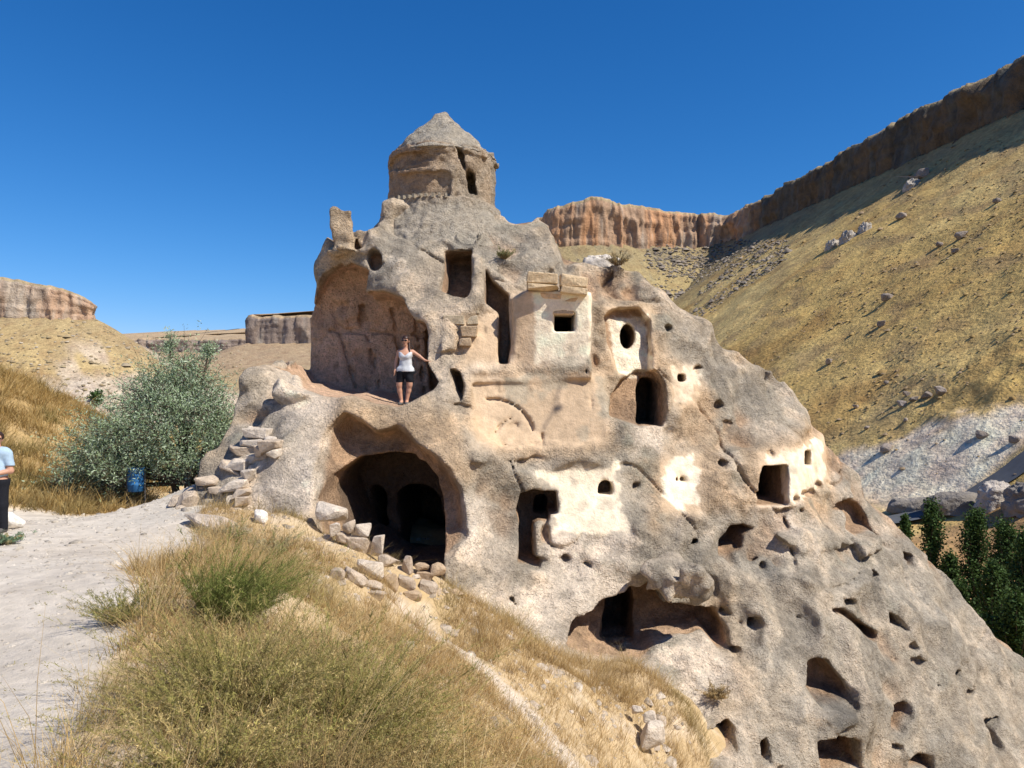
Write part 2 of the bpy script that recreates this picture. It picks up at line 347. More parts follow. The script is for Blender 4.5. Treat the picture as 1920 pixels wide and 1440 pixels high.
N1 = RG.noise(.85, 1); N2 = RG.noise(.30, 2); N3 = RG.noise(.13, 5)
# dressed and plastered faces, cut flat
FLATS = [[(955, 550), (1106, 550), (1106, 690), (955, 690)], [(884, 700), (1135, 700), (1140, 835), (890, 838)], [(1135, 575), (1222, 575), (1228, 705), (1150, 705)], [(1000, 880), (1165, 870), (1185, 1005), (1030, 1010)], [(1245, 850), (1315, 850), (1315, 960), (1245, 960)],
         [(1425, 850), (1550, 815), (1560, 905), (1480, 950), (1425, 955)], [(1258, 685), (1315, 685), (1310, 765), (1262, 765)], [(870, 600), (935, 590), (938, 690), (870, 690)]]
SM = np.zeros((RG.shape[0], RG.shape[2]), np.float32)
for q_ in FLATS:
    pw_ = np.array([PH(*v_)[[0, 2]] for v_ in q_]); SM = np.maximum(SM, sst(.18, -.12, poly_sdf(pw_, RG.ax[0][:, None], RG.ax[2][None, :])).astype(np.float32))
AM = (1 - .82 * SM)[:, None, :].astype(np.float32)
def build_rock():
    X = RG.ax[0][:, None, None]; Y = RG.ax[1][None, :, None]; Z = RG.ax[2][None, None, :]
    Hs = np.interp(RG.ax[0], SP[:, 0], SP[:, 2], left=-8, right=SP[-1, 2]).astype(np.float32)[:, None, None]
    ys = np.interp(RG.ax[0], SP[:, 0], SP[:, 1]).astype(np.float32)[:, None, None]
    f = (_F.astype(np.float32)[:, None, :] - Y) * .85
    top = (Z - Hs - .12 + np.interp(RG.ax[0], [-6.2, -5.2, 1, 4], [.4, .05, .05, .55]).astype(np.float32)[:, None, None] * np.maximum(0, Y - ys)) * .7
    f = smax(f, top, .35)
    N0 = RG.noise(2.2, 3); f += .16 * N0 * (.35 + .65 * AM)
    f += .08 * N1 * AM
    nr = RG.noise(1.15, 8); f += (.42 * abs(nr) - .14) * AM                    # sharp weathered ridges
    nr = RG.noise(.45, 9); f += (.20 * abs(nr) - .065) * AM
    nr = RG.noise((.42, .6, 2.4), 12); f += (.16 * abs(nr) - .05) * AM * np.clip(.6 - 2 * N0, 0, 1)      # vertical flutes
    nr = RG.noise((2.2, 2.2, .38), 13); f += .10 * nr * AM * np.clip(.3 + 2 * N0, 0, 1)                # bedding ledges
    nr = RG.noise(1.7, 10); f += .20 * np.maximum(0, 1 - abs(nr) / .035) * AM * np.clip(.5 + 2 * N0, 0, 1); del nr, N0   # cracks
    RG.f = f.astype(np.float32)
    # masses that stand out of the face
    blob(1275, 1084, 16.0, .86, .80, .60, nz=.20)
    blob(545, 735, 16.5, .42, .5, .30)
    blob(655, 474, 19.3, .45, .5, .14, nz=.05)
    blob(870, 452, 19.6, .5, .4, .3, nz=.16)
    proud([(962, 712), (958, 560), (985, 545), (1108, 550), (1108, 712)], .45, flat=17.55, taper=.12, nz=.01)
    proud([(885, 838), (1105, 832), (1110, 862), (885, 868)], .07)
    proud([(886, 580), (886, 480), (908, 480), (908, 580)], .28, nz=.02)
    proud([(826, 660), (826, 610), (850, 600), (862, 625), (862, 660)], .16)
    proud([(1450, 1000), (1560, 985), (1600, 1020), (1500, 1040)], .12)
    proud([(1520, 1340), (1545, 1318), (1590, 1318), (1602, 1345), (1560, 1365)], .3)
    proud([(1615, 1045), (1600, 1010), (1640, 990), (1650, 1030)], .35)
    # the open chamber with the standing figure
    carve([(560, 728), (555, 690), (584, 600), (618, 514), (655, 488), (692, 504), (682, 546), (718, 543), (752, 556), (782, 606), (800, 680), (824, 718), (815, 730), (790, 744), (745, 765), (700, 757), (650, 741), (630, 747), (600, 744)],
          0, flat=20.3, front=3, taper=.02, rnd=.15)
    carve([(532, 722), (526, 690), (562, 600), (606, 514), (640, 488), (650, 724)], 0, flat=20.3, front=-1.6, taper=.02, rnd=.1)
    carve(arch(770, 800, 600, 735), 0, flat=20.9, front=1.5, taper=0)
    for q in (rect(600, 606, 560, 730), rect(650, 655, 560, 730), rect(706, 714, 560, 735), rect(752, 758, 560, 740), rect(600, 800, 612, 618)): carve(q, 0, flat=20.44, front=.2, taper=0, nz=.02)
    carve([(655, 468), (664, 440), (680, 466)], .5, nz=.03)
    carve(oval(702, 488, 16, 20), .6, nz=.06)
    # the large cave below it
    carve([(590, 930), (598, 862), (612, 805), (648, 772), (676, 785), (705, 800), (745, 792), (785, 830), (812, 850), (845, 878), (872, 925), (876, 1000), (846, 1048), (790, 1075), (700, 1060), (600, 1000)], .95, taper=.30, rnd=.25, nz=.08)
    carve([(586, 940), (606, 898), (655, 862), (730, 852), (790, 872), (815, 905), (825, 960), (834, 1110), (720, 1132), (606, 1050)], 0, flat=18.4, taper=.02, rnd=.12)
    for a in (arch(528, 582, 960, 1120), arch(612, 650, 965, 1120), arch(682, 796, 950, 1150)): carve(a, 0, flat=22.4, start=18.0, taper=0, nz=.03)
    # recesses and openings of the upper face
    carve([(832, 470), (885, 466), (885, 540), (878, 560), (850, 556), (824, 545), (830, 510)], 1.5, taper=.05)
    carve([(908, 498), (925, 525), (955, 552), (957, 640), (952, 682), (935, 682), (933, 585), (908, 568)], .95, taper=.05)
    carve(oval(875, 438, 20, 20), .35, nz=.15)
    carve(rect(1037, 1074, 590, 624), 2.2, taper=0, nz=.012, rnd=.03, soft=.03)
    carve([(1160, 705), (1138, 640), (1134, 592), (1160, 574), (1200, 577), (1220, 600), (1226, 700)], .55, taper=.08)
    carve(oval(1183, 628, 15, 25), 2.5, taper=0, nz=.02)
    carve([(1142, 782), (1145, 742), (1165, 710), (1200, 688), (1232, 693), (1248, 718), (1250, 795), (1200, 802)], .75, taper=.1)
    carve(arch(1202, 1245, 706, 800), 2.5, taper=0, nz=.03)
    carve(rect(1271, 1286, 701, 716), .7, taper=0, nz=.012, rnd=.03)
    carve([(884, 718), (1128, 714), (1136, 828), (895, 832)], .10, taper=.2, nz=.015)
    carve([(842, 690), (862, 696), (872, 722), (866, 756), (852, 735)], .7)
    for cx_, cy_, r0_, a0_, a1_ in ((925, 828, 78, -1.75, -.25), (975, 835, 52, -2.9, -1.9)):      # incised arcs of the blind arch
        aa = np.linspace(a0_, a1_, 9); carve([(cx_ + (r0_ + 2.5) * math.cos(a), cy_ + (r0_ + 2.5) * math.sin(a)) for a in aa] + [(cx_ + (r0_ - 2.5) * math.cos(a), cy_ + (r0_ - 2.5) * math.sin(a)) for a in aa[::-1]], .24, nz=.03, taper=0, rnd=.02)
    carve([(1012, 808), (1020, 812), (1021, 836), (1016, 836), (1016, 818)], .3, nz=.02); carve([(1108, 728), (1112, 728), (1112, 772), (1108, 772)], .18, nz=.01, rnd=.02); carve(oval(960, 800, 14, 9), .2, nz=.08)
    carve(oval(1018, 822, 7, 12), .25); carve(rect(1096, 1100, 690, 700), .2, nz=.0)
    # middle row
    carve([(970, 1062), (974, 990), (967, 962), (975, 930), (995, 919), (1045, 922), (1047, 966), (1030, 970), (1030, 1012), (1010, 1066)], 1.6, taper=0, nz=.03)
    carve(arch(1005, 1030, 948, 985), 2.8, front=.2, taper=0)
    proud([(1003, 1050), (1000, 990), (1010, 980), (1030, 982), (1030, 1050)], .12)
    carve([(1014, 1020), (1013, 992), (1024, 982), (1032, 990), (1033, 1020)], .35, nz=.02)
    carve(arch(1122, 1151, 901, 930, 5), .9, taper=0, nz=.012, rnd=.03); carve([(1185, 932), (1184, 903), (1205, 904), (1204, 918)], .5, taper=.2)
    carve(oval(1280, 905, 30, 47), .07, taper=.5, nz=.01); carve(arch(1262, 1288, 880, 906), .10, taper=0, nz=0); carve(rect(1269, 1274, 897, 904), .4, taper=0, nz=0, rnd=.02); carve(rect(1279, 1287, 893, 904), .4, taper=0, nz=0, rnd=.02)
    carve([(1421, 950), (1425, 890), (1432, 874), (1478, 872), (1482, 950)], 2.6, taper=0, nz=.03)
    carve(rect(1510, 1524, 846, 874), .9, taper=0, nz=.012); carve(oval(1447, 852, 7, 8), .2)
    for q in ((1495, 937, 7), (1511, 929, 8), (1524, 927, 9), (1537, 912, 9)): carve(oval(q[0], q[1], q[2], q[2] * 1.15), .3, nz=.01)
    carve([(1348, 1047), (1350, 1015), (1372, 986), (1400, 983), (1427, 994), (1405, 1012), (1402, 1040), (1372, 1048)], 1.3)
    carve([(1562, 962), (1575, 943), (1600, 934), (1622, 945), (1636, 970), (1644, 992), (1660, 1020), (1640, 1000), (1612, 1012), (1590, 995), (1590, 965)], 1.0)
    carve([(1452, 975), (1475, 952), (1492, 955), (1480, 975), (1460, 980)], .4); carve([(1497, 960), (1508, 950), (1514, 970)], .35)
    carve(oval(1435, 1065, 9, 13), .4); carve(oval(1405, 1052, 8, 8), .3)
    carve([(1697, 1035), (1712, 1040), (1716, 1065), (1704, 1066)], .6)
    # the bottom cave
    carve([(1058, 1205), (1074, 1158), (1130, 1126), (1200, 1104), (1222, 1085), (1245, 1130), (1300, 1136), (1340, 1140), (1366, 1180), (1372, 1222), (1352, 1228), (1322, 1190), (1280, 1198), (1232, 1215), (1214, 1246), (1120, 1246), (1062, 1225)], 1.25, taper=.08, rnd=.2)
    carve(arch(1147, 1206, 1124, 1244), 3.0, front=.3, taper=0, nz=.02)
    # weathered holes of the lower right
    for q in ([(1514, 1240), (1530, 1228), (1552, 1228), (1572, 1262), (1602, 1300), (1600, 1325), (1540, 1326), (1520, 1300), (1512, 1290)],
              [(1560, 1145), (1580, 1140), (1618, 1165), (1650, 1185), (1664, 1208), (1655, 1217), (1630, 1205), (1605, 1175), (1580, 1158)], [(1575, 1118), (1600, 1122), (1612, 1140), (1590, 1140)],
              [(1668, 1148), (1682, 1155), (1708, 1182), (1705, 1190), (1672, 1178)], [(1403, 1160), (1418, 1152), (1424, 1168), (1415, 1182), (1402, 1178)],
              [(1674, 1345), (1690, 1325), (1712, 1324), (1712, 1350), (1700, 1392), (1678, 1386)], [(1676, 1398), (1698, 1400), (1698, 1422), (1676, 1416)],
              [(1532, 1388), (1570, 1380), (1605, 1386), (1622, 1450), (1560, 1475), (1540, 1440)], [(1708, 1428), (1730, 1414), (1752, 1420), (1762, 1460), (1706, 1460)],
              [(1320, 1405), (1328, 1375), (1352, 1358), (1370, 1352), (1386, 1370), (1382, 1410), (1372, 1428), (1325, 1415)], [(1426, 1392), (1440, 1386), (1452, 1420), (1450, 1450), (1430, 1440)],
              [(1838, 1345), (1870, 1345), (1866, 1372), (1872, 1402), (1866, 1408), (1852, 1378)]):
        carve(q, 1.1, nz=.10, taper=.15)
    for x, y, r in ((1717, 1216, 7), (1726, 1247, 12), (1690, 1247, 7), (1763, 1290, 4), (1388, 1172, 5), (1677, 1105, 6), (1358, 1150, 9), (1380, 1222, 6), (1330, 1150, 6), (1640, 1080, 8), (1060, 1050, 9), (1100, 1058, 8), (1385, 882, 5), (1355, 868, 5), (1305, 1015, 6),
                    (1370, 800, 12), (1395, 790, 12), (1352, 760, 8), (1450, 1130, 5), (1500, 1160, 6), (1820, 1300, 6), (1790, 1260, 6), (958, 1120, 8), (925, 1090, 6), (1310, 690, 6), (1253, 615, 5)): carve([(a + (h_ - .5) * r * .9, b + (h2_ - .5) * r * .9) for (a, b), h_, h2_ in zip(oval(x, y, r * 1.15, r * 1.15, 7), R.random(7), R.random(7))], .38, nz=.09)
    # broken wall stub on the left shoulder
    c = P(645, 437, 19.2); sl, X2, Y2, Z2 = RG.sub(c - 1.2, c + 1.2)
    e = np.maximum(np.maximum(abs(X2 - c[0] + .04 * (Z2 - c[2])) - .25, abs(Y2 - c[1]) - .16), abs(Z2 - c[2]) - .60 + .25 * (X2 - c[0])) + .025 * N2[sl]; RG.f[sl] = smin(RG.f[sl], e, .05)
    RG.f += .042 * N2 * AM
    RG.f += .040 * N3 * AM
    n4 = RG.noise(.24, 6); RG.f += .26 * np.maximum(0, n4 - .32) * np.clip(.3 + 1.8 * N1, 0, 1) * AM        # weathered pits
    return RG.nets()
RV, RF = build_rock()
def rock_front(x, z, y0=12.5):
    """first solid y met going +y at (x, z)"""
    i = int(round((x - RG.lo[0]) / VOX)); k = int(round((z - RG.lo[2]) / VOX)); col = RG.f[i, :, k]; j0 = int((y0 - RG.lo[1]) / VOX)
    j = j0 + int(np.argmax(col[j0:] < 0)); return RG.lo[1] + j * VOX
def rock_floor(x, y, z0):
    i = int(round((x - RG.lo[0]) / VOX)); j = int(round((y - RG.lo[1]) / VOX)); k = int(round((z0 - RG.lo[2]) / VOX))
    while k > 0 and RG.f[i, j, k] > 0: k -= 1
    a, b = RG.f[i, j, k], RG.f[i, j, k + 1]
    return float(RG.lo[2] + (k + a / (a - b)) * VOX)
def region(V, poly, feather=.1, nz=.12, s=.4, seed=0, ymax=1.0):
    """soft mask of the vertices that lie in a patch of the face (patch drawn on the hull, looked at along +y)"""
    pw = []
    for px, py in poly: p = PH(px, py); pw.append((p[0], p[2]))
    pw = np.array(pw); lo = pw.min(0) - 1; hi = pw.max(0) + 1; m = np.zeros(len(V))
    k = np.where((V[:, 0] > lo[0]) & (V[:, 0] < hi[0]) & (V[:, 2] > lo[1]) & (V[:, 2] < hi[1]) & (V[:, 1] < Fh(V[:, 0], V[:, 2]) + ymax))[0]
    if len(k) == 0: return m
    s2 = poly_sdf(pw, V[k, 0], V[k, 2]) + nz * fbm(V[k], s, 3, seed); m[k] = sst(feather, -feather, s2); return m
GREY, TAN, PALE, PLAST, INN = (.36, .32, .26), (.49, .365, .235), (.62, .53, .425), (.82, .715, .555), (.42, .275, .17)
def rock_col(V):
    n1 = fbm(V, 2.4, 3, 1); n2 = fbm(V, .7, 3, 2); n3 = fbm(V, .2, 2, 3)
    c = mix(GREY, PALE, sst(-.25, .45, n1 * .6 + n2 * .55))
    c = mix(c, TAN, sst(.05, .45, fbm(V, 1.6, 3, 9) + .3 * n2) * .6)
    up = sst(-1.2, 1.5, V[:, 2])                                             # the upper rock is browner, the lower paler
    c = mix(c, np.array(TAN) * .92, .30 * up)
    tanp = [(885, 700), (1150, 690), (1150, 830), (1100, 860), (890, 862), (880, 780)], [(955, 555), (1000, 550), (1003, 690), (955, 690)], [(1120, 560), (1240, 580), (1250, 800), (1140, 780)], [(1255, 680), (1330, 690), (1340, 820), (1260, 840)], \
        [(850, 620), (930, 590), (935, 680), (860, 690)], [(1380, 830), (1560, 800), (1580, 960), (1390, 970)], [(610, 740), (860, 780), (880, 900), (600, 880)], [(1200, 850), (1350, 840), (1400, 960), (1220, 980)]
    for i, q in enumerate(tanp): c = mix(c, np.array((.52, .375, .24)) * (1 + .12 * n2[:, None]), region(V, q, .3, .3, .8, 20 + i) * .75)
    for i, q in enumerate(([(880, 1100), (1040, 1080), (1060, 1200), (880, 1160)], [(1020, 1000), (1180, 1000), (1200, 1110), (1060, 1130)], [(1215, 1200), (1350, 1195), (1380, 1300), (1200, 1260)], [(560, 840), (620, 830), (600, 960), (480, 950), (480, 860)],
                         [(540, 690), (590, 730), (640, 760), (570, 860), (520, 760)], [(1420, 960), (1500, 950), (1500, 990), (1420, 990)], [(860, 940), (930, 960), (960, 1080), (870, 1050)], [(1180, 1300), (1320, 1290), (1320, 1440), (1180, 1440)], [(1180, 780), (1250, 800), (1240, 860), (1200, 850)],
                         [(1500, 1260), (1530, 1330), (1560, 1350), (1490, 1350)])):
        c = mix(c, (.72, .62, .51), region(V, q, .3, .3, .6, 40 + i) * .8)
    for i, q in enumerate(([(1350, 1060), (1650, 1020), (1920, 1300), (1900, 1440), (1450, 1440), (1390, 1250)], [(1250, 590), (1420, 720), (1430, 800), (1330, 720), (1240, 640)], [(700, 420), (930, 410), (1060, 480), (1060, 510), (960, 520), (820, 470), (700, 560)], [(890, 860), (1130, 850), (1120, 885), (960, 900)])):
        c = mix(c, np.array((.37, .335, .28)) * (1 + .25 * n2[:, None] + .2 * n3[:, None]), region(V, q, .4, .5, 1.0, 60 + i) * .75)
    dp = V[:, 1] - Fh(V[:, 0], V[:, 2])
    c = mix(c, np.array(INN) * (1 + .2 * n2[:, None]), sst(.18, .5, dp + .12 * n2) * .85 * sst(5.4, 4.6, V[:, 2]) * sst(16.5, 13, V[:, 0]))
    for i, (q, a) in enumerate((([(998, 556), (1104, 556), (1104, 655), (1095, 684), (1005, 682)], 1), ([(1145, 595), (1215, 590), (1224, 690), (1195, 712), (1162, 700)], 1), ([(1005, 885), (1060, 880), (1160, 872), (1165, 960), (1180, 1000), (1030, 1005), (1048, 960), (1045, 920)], .95),
                              (oval(1280, 905, 32, 50), 1), ([(1430, 860), (1480, 850), (1540, 820), (1555, 900), (1530, 920), (1480, 945)], .8), ([(1262, 690), (1310, 690), (1300, 760), (1265, 760)], .5))):
        c = mix(c, np.array(PLAST) * (1 + .10 * n2[:, None] + .06 * n3[:, None]), region(V, q, .03, .24 if i > 1 else .14, .26, 80 + i, .62 if i != 1 else .75) * a * (1 - (.55 if i > 1 else .2) * sst(.12, .45, fbm(V, .45, 4, 95))))
    for i, q in enumerate(([(850, 420), (905, 412), (890, 462), (845, 465)], [(1525, 1320), (1600, 1318), (1600, 1360), (1540, 1365)], [(1440, 1050), (1460, 1055), (1450, 1090), (1430, 1080)], [(1270, 1080), (1320, 1090), (1330, 1110), (1290, 1110)])):
        c = mix(c, (.15, .145, .135), region(V, q, .15, .2, .3, 100 + i) * .75)
    k1 = sst(.02, .12, fbm(V, .9, 5, 71)); k2 = sst(.05, .13, fbm(V, .45, 5, 72)); sm_ = 1 - bil(SM.astype(float), _FX, _FZ, V[:, 0], V[:, 2])
    c = c * (1 - .20 * k1 * sm_)[:, None] * (1 + np.array((.20, .17, .14)) * (k2 * sm_ * (1 - k1))[:, None])        # flaked, fresher and older skin
    ch = sst(.3, .6, dp) * sst(-1.5, -1.9, V[:, 0]) * sst(-.9, -.6, V[:, 2]); c = mix(c, np.array((.66, .45, .31)) * (1 + .22 * n2[:, None]), ch * .85)
    pit = sst(.42, .62, fbm(V, .16, 2, 31)) * sst(-.1, .4, fbm(V, 1.1, 2, 33))
    c = c * (1 - .45 * pit[:, None]); c = c * (1 + .16 * n3[:, None])
    st_ = sst(.05, .5, fbm(V * [1, 1, .16], .34, 3, 35)); c = c * (1 - .22 * st_ * sst(.0, .5, fbm(V, 1.8, 2, 36)) )[:, None]                # rain streaks
    li = sst(.18, .34, fbm(V, .55, 4, 37)) * sst(-.05, .4, fbm(V, 2.6, 2, 38)); c = mix(c, np.array((.27, .265, .215)) * (1 + .2 * n3[:, None]), li * .55 * sst(.4, .1, dp))   # lichen
    c = mix(c, (.13, .095, .07), sst(1.5, 2.2, dp) * .85 * (1 - sst(-1.5, -1.9, V[:, 0]) * sst(-.9, -.6, V[:, 2])))                                                                                # shade of the deep rooms, painted into the rock colour
    al = 1 - .75 * bil(SM.astype(float), _FX, _FZ, V[:, 0], V[:, 2]) * sst(.7, .3, dp)
    return np.c_[np.clip(c * (1.09, 1.07, 1.045), .02, .86), al]
church = tag(empty('rock_church', P(1000, 1150, 15.5)), 'huge weathered tuff rock carved into a domed cave church with doors and windows', 'rock church')
inv = -np.array(church.location)
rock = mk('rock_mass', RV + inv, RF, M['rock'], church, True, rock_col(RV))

# ------------------------------------------------------------------ the dome
def build_dome():
    cx, cy = P(829, 0, 21.6)[0], 21.6; r0 = 1.55
    g = Grid((cx - 2.5, cy - 2.5, 3.6), (cx + 2.5, cy + 2.5, 8.4), .036)
    X = g.ax[0][:, None, None] - cx; Y = g.ax[1][None, :, None] - cy; Z = g.ax[2][None, None, :]
    rr = np.sqrt(X * X + Y * Y); th = np.arctan2(X, -Y)                      # 0 faces the viewer
    n1 = g.noise(.6, 11); n2 = g.noise(.2, 12); n3 = g.noise(.1, 13)
    zb, ze, zt = 5.02, 6.42, 7.78
    prof = np.interp(g.ax[2], [3.6, 4.3, 4.75, zb, zb + .06, ze, ze + .01, 8.4], [2.35, 2.0, 1.72, 1.63, 1.51, 1.53, 1.53, 1.53]).astype(np.float32)[None, None, :]
    f = np.maximum(rr - prof, Z - ze - .1)
    # raised frames on the drum wall
    f = smin(f, np.maximum(np.maximum(rr - 1.65, abs(Z - 5.76) - .05), np.where((th > -.75) & (th < .25), -1, 1) * .1), .03)
    f = smin(f, np.maximum(np.maximum(rr - 1.65, abs(th - .28) * 1.5 - .06), abs(Z - 5.42) - .42), .03)
    f = smin(f, np.maximum(rr - 1.68 - .1 * n1, abs(Z - 4.93) - .07), .04); f = smin(f, np.maximum(rr - 1.60 - .06 * n2, abs(Z - 6.34) - .05) + .12 * np.maximum(0, n1), .03)
    # niche, crack and hollow under the eave
    op = np.maximum(np.maximum(abs(X - .86 - .12 * (5.75 - Z)) - .125, 5.22 - Z), Z - 5.92 + 1.0 * abs(X - .84)); op = np.maximum(op, Y + .2); f = smax(f, -op - .02 * n2, .03)
    op = np.maximum(np.sqrt(((X - .64 - .30 * (6.2 - Z)) / .08) ** 2 + ((Z - 6.2) / .38) ** 2) - 1, Y + .9) * .12; f = smax(f, -op, .04)
    hol = np.sqrt(((th + .75) / .62) ** 2 + ((Z - 6.12) / .20) ** 2) - 1
    f = smax(f, -np.maximum(hol * .25, 1.42 - rr), .05)
    f += .018 * n1 + .022 * n2 + .025 * n3
    cone = np.maximum((rr - (zt - Z) * 1.02 - .17) * .70, ze - .02 - Z); cone = np.maximum(cone, Z - zt)
    cone += .03 * n1 + .05 * n2 + .03 * n3 + .25 * np.maximum(0, n1 - .25) * np.clip((6.9 - Z) * 2, 0, 1)
    f += .015 * n3
    g2 = Grid((cx - 2.5, cy - 2.5, 3.6), (cx + 2.5, cy + 2.5, 8.4), .036)
    g.f = f.astype(np.float32); g2.f = cone.astype(np.float32)
    for nm, G_ in (('dome_drum', g), ('dome_roof', g2)):
        V, Fc = G_.nets(); n2v = fbm(V, .5, 3, 2); n3v = fbm(V, .15, 2, 3); tv = np.arctan2(V[:, 0] - cx, cy - V[:, 1])
        c = mix((.36, .31, .245), (.44, .335, .235), sst(-.3, .4, fbm(V, 1.2, 3, 5)))
        if nm == 'dome_drum':
            c = mix(c, (.44, .29, .18), sst(.3, -.5, tv + .2 * n2v) * sst(zb, zb + .2, V[:, 2]) * .7); c = mix(c, (.42, .375, .305), sst(zb + .1, zb - .3, V[:, 2]) * .75)
        else: c = mix(c, (.45, .405, .33), .6)
        c = c * (1 + .18 * n2v + .18 * n3v)[:, None]
        o = mk(nm, V + inv, Fc, M['rock'], church, True, np.clip(c, .03, .8))
        if nm == 'dome_drum': drum = o
    # dentils round the foot of the drum
    for k in range(12):
        a = -1.0 + k * .105; bm = bmesh.new(); bmesh.ops.create_cube(bm, size=1); 
        for v in bm.verts: v.co = Vector((v.co.x * .07, v.co.y * .16, v.co.z * (.11 + .02 * math.sin(k * 7)))) + Vector((R.normal() * .008, 0, R.normal() * .008))
        me = bpy.data.meshes.new('dentil'); bm.to_mesh(me); bm.free()
        at = me.color_attributes.new('Col', 'FLOAT_COLOR', 'POINT')
        for q in at.data: q.color = (.33, .285, .22, 1)
        o = obj('dentil', me, M['block'], drum); o.location = (cx + 1.64 * math.sin(a) + inv[0], cy - 1.64 * math.cos(a) + inv[1], zb + .03 + inv[2]); o.rotation_euler = (0, 0, a)
build_dome()

# ------------------------------------------------------------------ near ground and path
def build_ground():
    xs = np.r_[np.linspace(-21, -12, 70)[:-1], np.linspace(-12, 6, 240)[:-1], np.linspace(6, 19, 70)]; ys = np.r_[np.linspace(-5, 3, 40)[:-1], np.linspace(3, 19, 220)[:-1], np.linspace(19, 35, 80)]
    X, Y = np.meshgrid(xs, ys, indexing='ij'); Z = gz(X, Y); V = np.stack([X, Y, Z], -1).reshape(-1, 3)
    nx, ny = X.shape; I = np.arange(nx * ny).reshape(nx, ny)
    Fc = np.stack([I[:-1, :-1], I[1:, :-1], I[1:, 1:], I[:-1, 1:]], -1).reshape(-1, 4)
    pm = pathmask(V[:, 0], V[:, 1]); n = fbm(V[:, :2], 1.5, 4, 5); n2 = fbm(V[:, :2], .35, 3, 6)
    c = mix((.46, .33, .17), (.54, .41, .25), sst(-.4, .4, n)); c = mix(c, (.62, .52, .40), sst(.1, .5, n2) * .5)
    # the bare pale gully running down beside the grass
    gp = np.array([P(770, 1165, 11.9), P(860, 1220, 11.2), P(930, 1270, 10.8), P(1000, 1350, 10.4), P(1090, 1450, 9.7)])
    gx = np.interp(V[:, 1], gp[::-1, 1], gp[::-1, 0]); c = mix(c, (.60, .51, .41), sst(.6, .2, abs(V[:, 0] - gx) + .2 * n2) * sst(9, 9.7, V[:, 1]) * sst(12.4, 11.8, V[:, 1]))
    c = mix(c, (.40, .27, .11), sst(-9.5, -12, V[:, 0]) * .8)
    pc = mix((.53, .465, .385), (.60, .535, .45), sst(-.4, .4, n)); pc = mix(pc, (.45, .39, .32), sst(.1, .5, n2) * .6); pc = mix(pc, (.44, .40, .34), sst(12, 15, V[:, 1] + n * 2) * sst(-8, -6, V[:, 0]) * .7)
    c = mix(c, pc, pm)
    fp = pm[Fc].mean(1) > .5
    for nm, k in (('ground', ~fp), ('path', fp)):
        u, inv_ = np.unique(Fc[k], return_inverse=True)
        o = mk(nm, V[u], inv_.reshape(-1, 4), M['soil'], None, True, c[u]); tag(o, kind='structure')
build_ground()

# ------------------------------------------------------------------ valley and hillsides
def polydist(pl, x, y):
    """distance to the polyline, side (+1 = left hand) and length along it"""
    pl = np.array(pl, float); best = np.full(x.shape, 1e9); sd_ = np.zeros(x.shape); t_ = np.zeros(x.shape); acc = 0; E = np.diff(pl, axis=0); N_ = np.stack([-E[:, 1], E[:, 0]], 1) / np.hypot(*E.T)[:, None]
    for i in range(len(E)):
        a, e = pl[i], E[i]; l2 = (e ** 2).sum(); l = math.sqrt(l2); n0 = N_[i]; na = N_[i] + N_[max(i - 1, 0)]; nb = N_[i] + N_[min(i + 1, len(E) - 1)]
        t = np.clip(((x - a[0]) * e[0] + (y - a[1]) * e[1]) / l2, 0, 1); dx = x - a[0] - t * e[0]; dy = y - a[1] - t * e[1]; d = np.hypot(dx, dy)
        sg = np.sign(np.where(t <= 0, dx * na[0] + dy * na[1], np.where(t >= 1, dx * nb[0] + dy * nb[1], dx * n0[0] + dy * n0[1])))
        k = d < best - 1e-6; best = np.where(k, d, best); sd_ = np.where(k, sg, sd_); t_ = np.where(k, acc + t * l, t_); acc += l
    return best, sd_, t_
FLOOR = -22.0
#            polyline (valley on the left hand going along it), base z, rim heights over the base at each corner, slope
RIM_R = dict(pl=[(252, 60), (240, 180), (222, 290), (215, 320), (203, 420), (182, 580), (173, 604), (150, 612), (100, 600), (60, 590), (34, 594), (22, 625), (24, 700), (40, 900)], base=[117, 117, 117, 117, 117, 117, 116, 114, 112, 112, 112, 112, 112, 112], h=[22, 23, 25, 24, 23, 21, 22, 25, 33, 35, 30, 26, 24, 20], slope=.76)
RIM_L = dict(pl=[(-470, 800), (-345, 590), (-283, 506), (-300, 499), (-343, 492), (-420, 480), (-560, 440)], base=[45] * 7, h=[8, 8, 9, 19, 26, 32, 34], slope=.60)
RIM_F = dict(pl=[(60, 800), (-150, 790), (-283, 800), (-292, 870), (-330, 1010), (-420, 1010), (-493, 1000), (-620, 1030), (-800, 1060)], base=[44] * 9, h=[30, 30, 28, 22, 17, 18, 16, 15, 15], slope=.30)
def far_z(x, y):
    q = np.stack([x, y], -1); n = fbm(q, 60, 5, 41); n2 = fbm(q, 9, 3, 43)
    z = np.full(x.shape, FLOOR) + 1.2 * n
    for k, r in enumerate((RIM_R, RIM_L, RIM_F)):
        d, s, t = polydist(r['pl'], x, y); out = (s > 0); Lp = np.r_[0, np.cumsum(np.hypot(*np.diff(np.array(r['pl'], float), axis=0).T))]; bs = np.interp(t, Lp, r['base'])
        prof = bs - r['slope'] * d - (.15 * np.minimum(d, 12) - .015 * np.clip(d - 12, 0, 120) if k == 0 else 0) + 5 * n * sst(4, 40, d) + .9 * n2 * sst(2, 10, d)
        prof = np.where(out, prof, bs - 4)
        z = np.where(prof > z + 6, prof, np.where(prof < z - 6, z, z + (prof - z + 6) ** 2 / 24))
    # rocky pale bench at the foot of the right-hand hill
    b = sst(26, 8, np.hypot((x - 92) / 1.2, (y - 142) / 1.1)); z = z + b * (3.0 + 2 * fbm(q, 7, 3, 44))
    return z
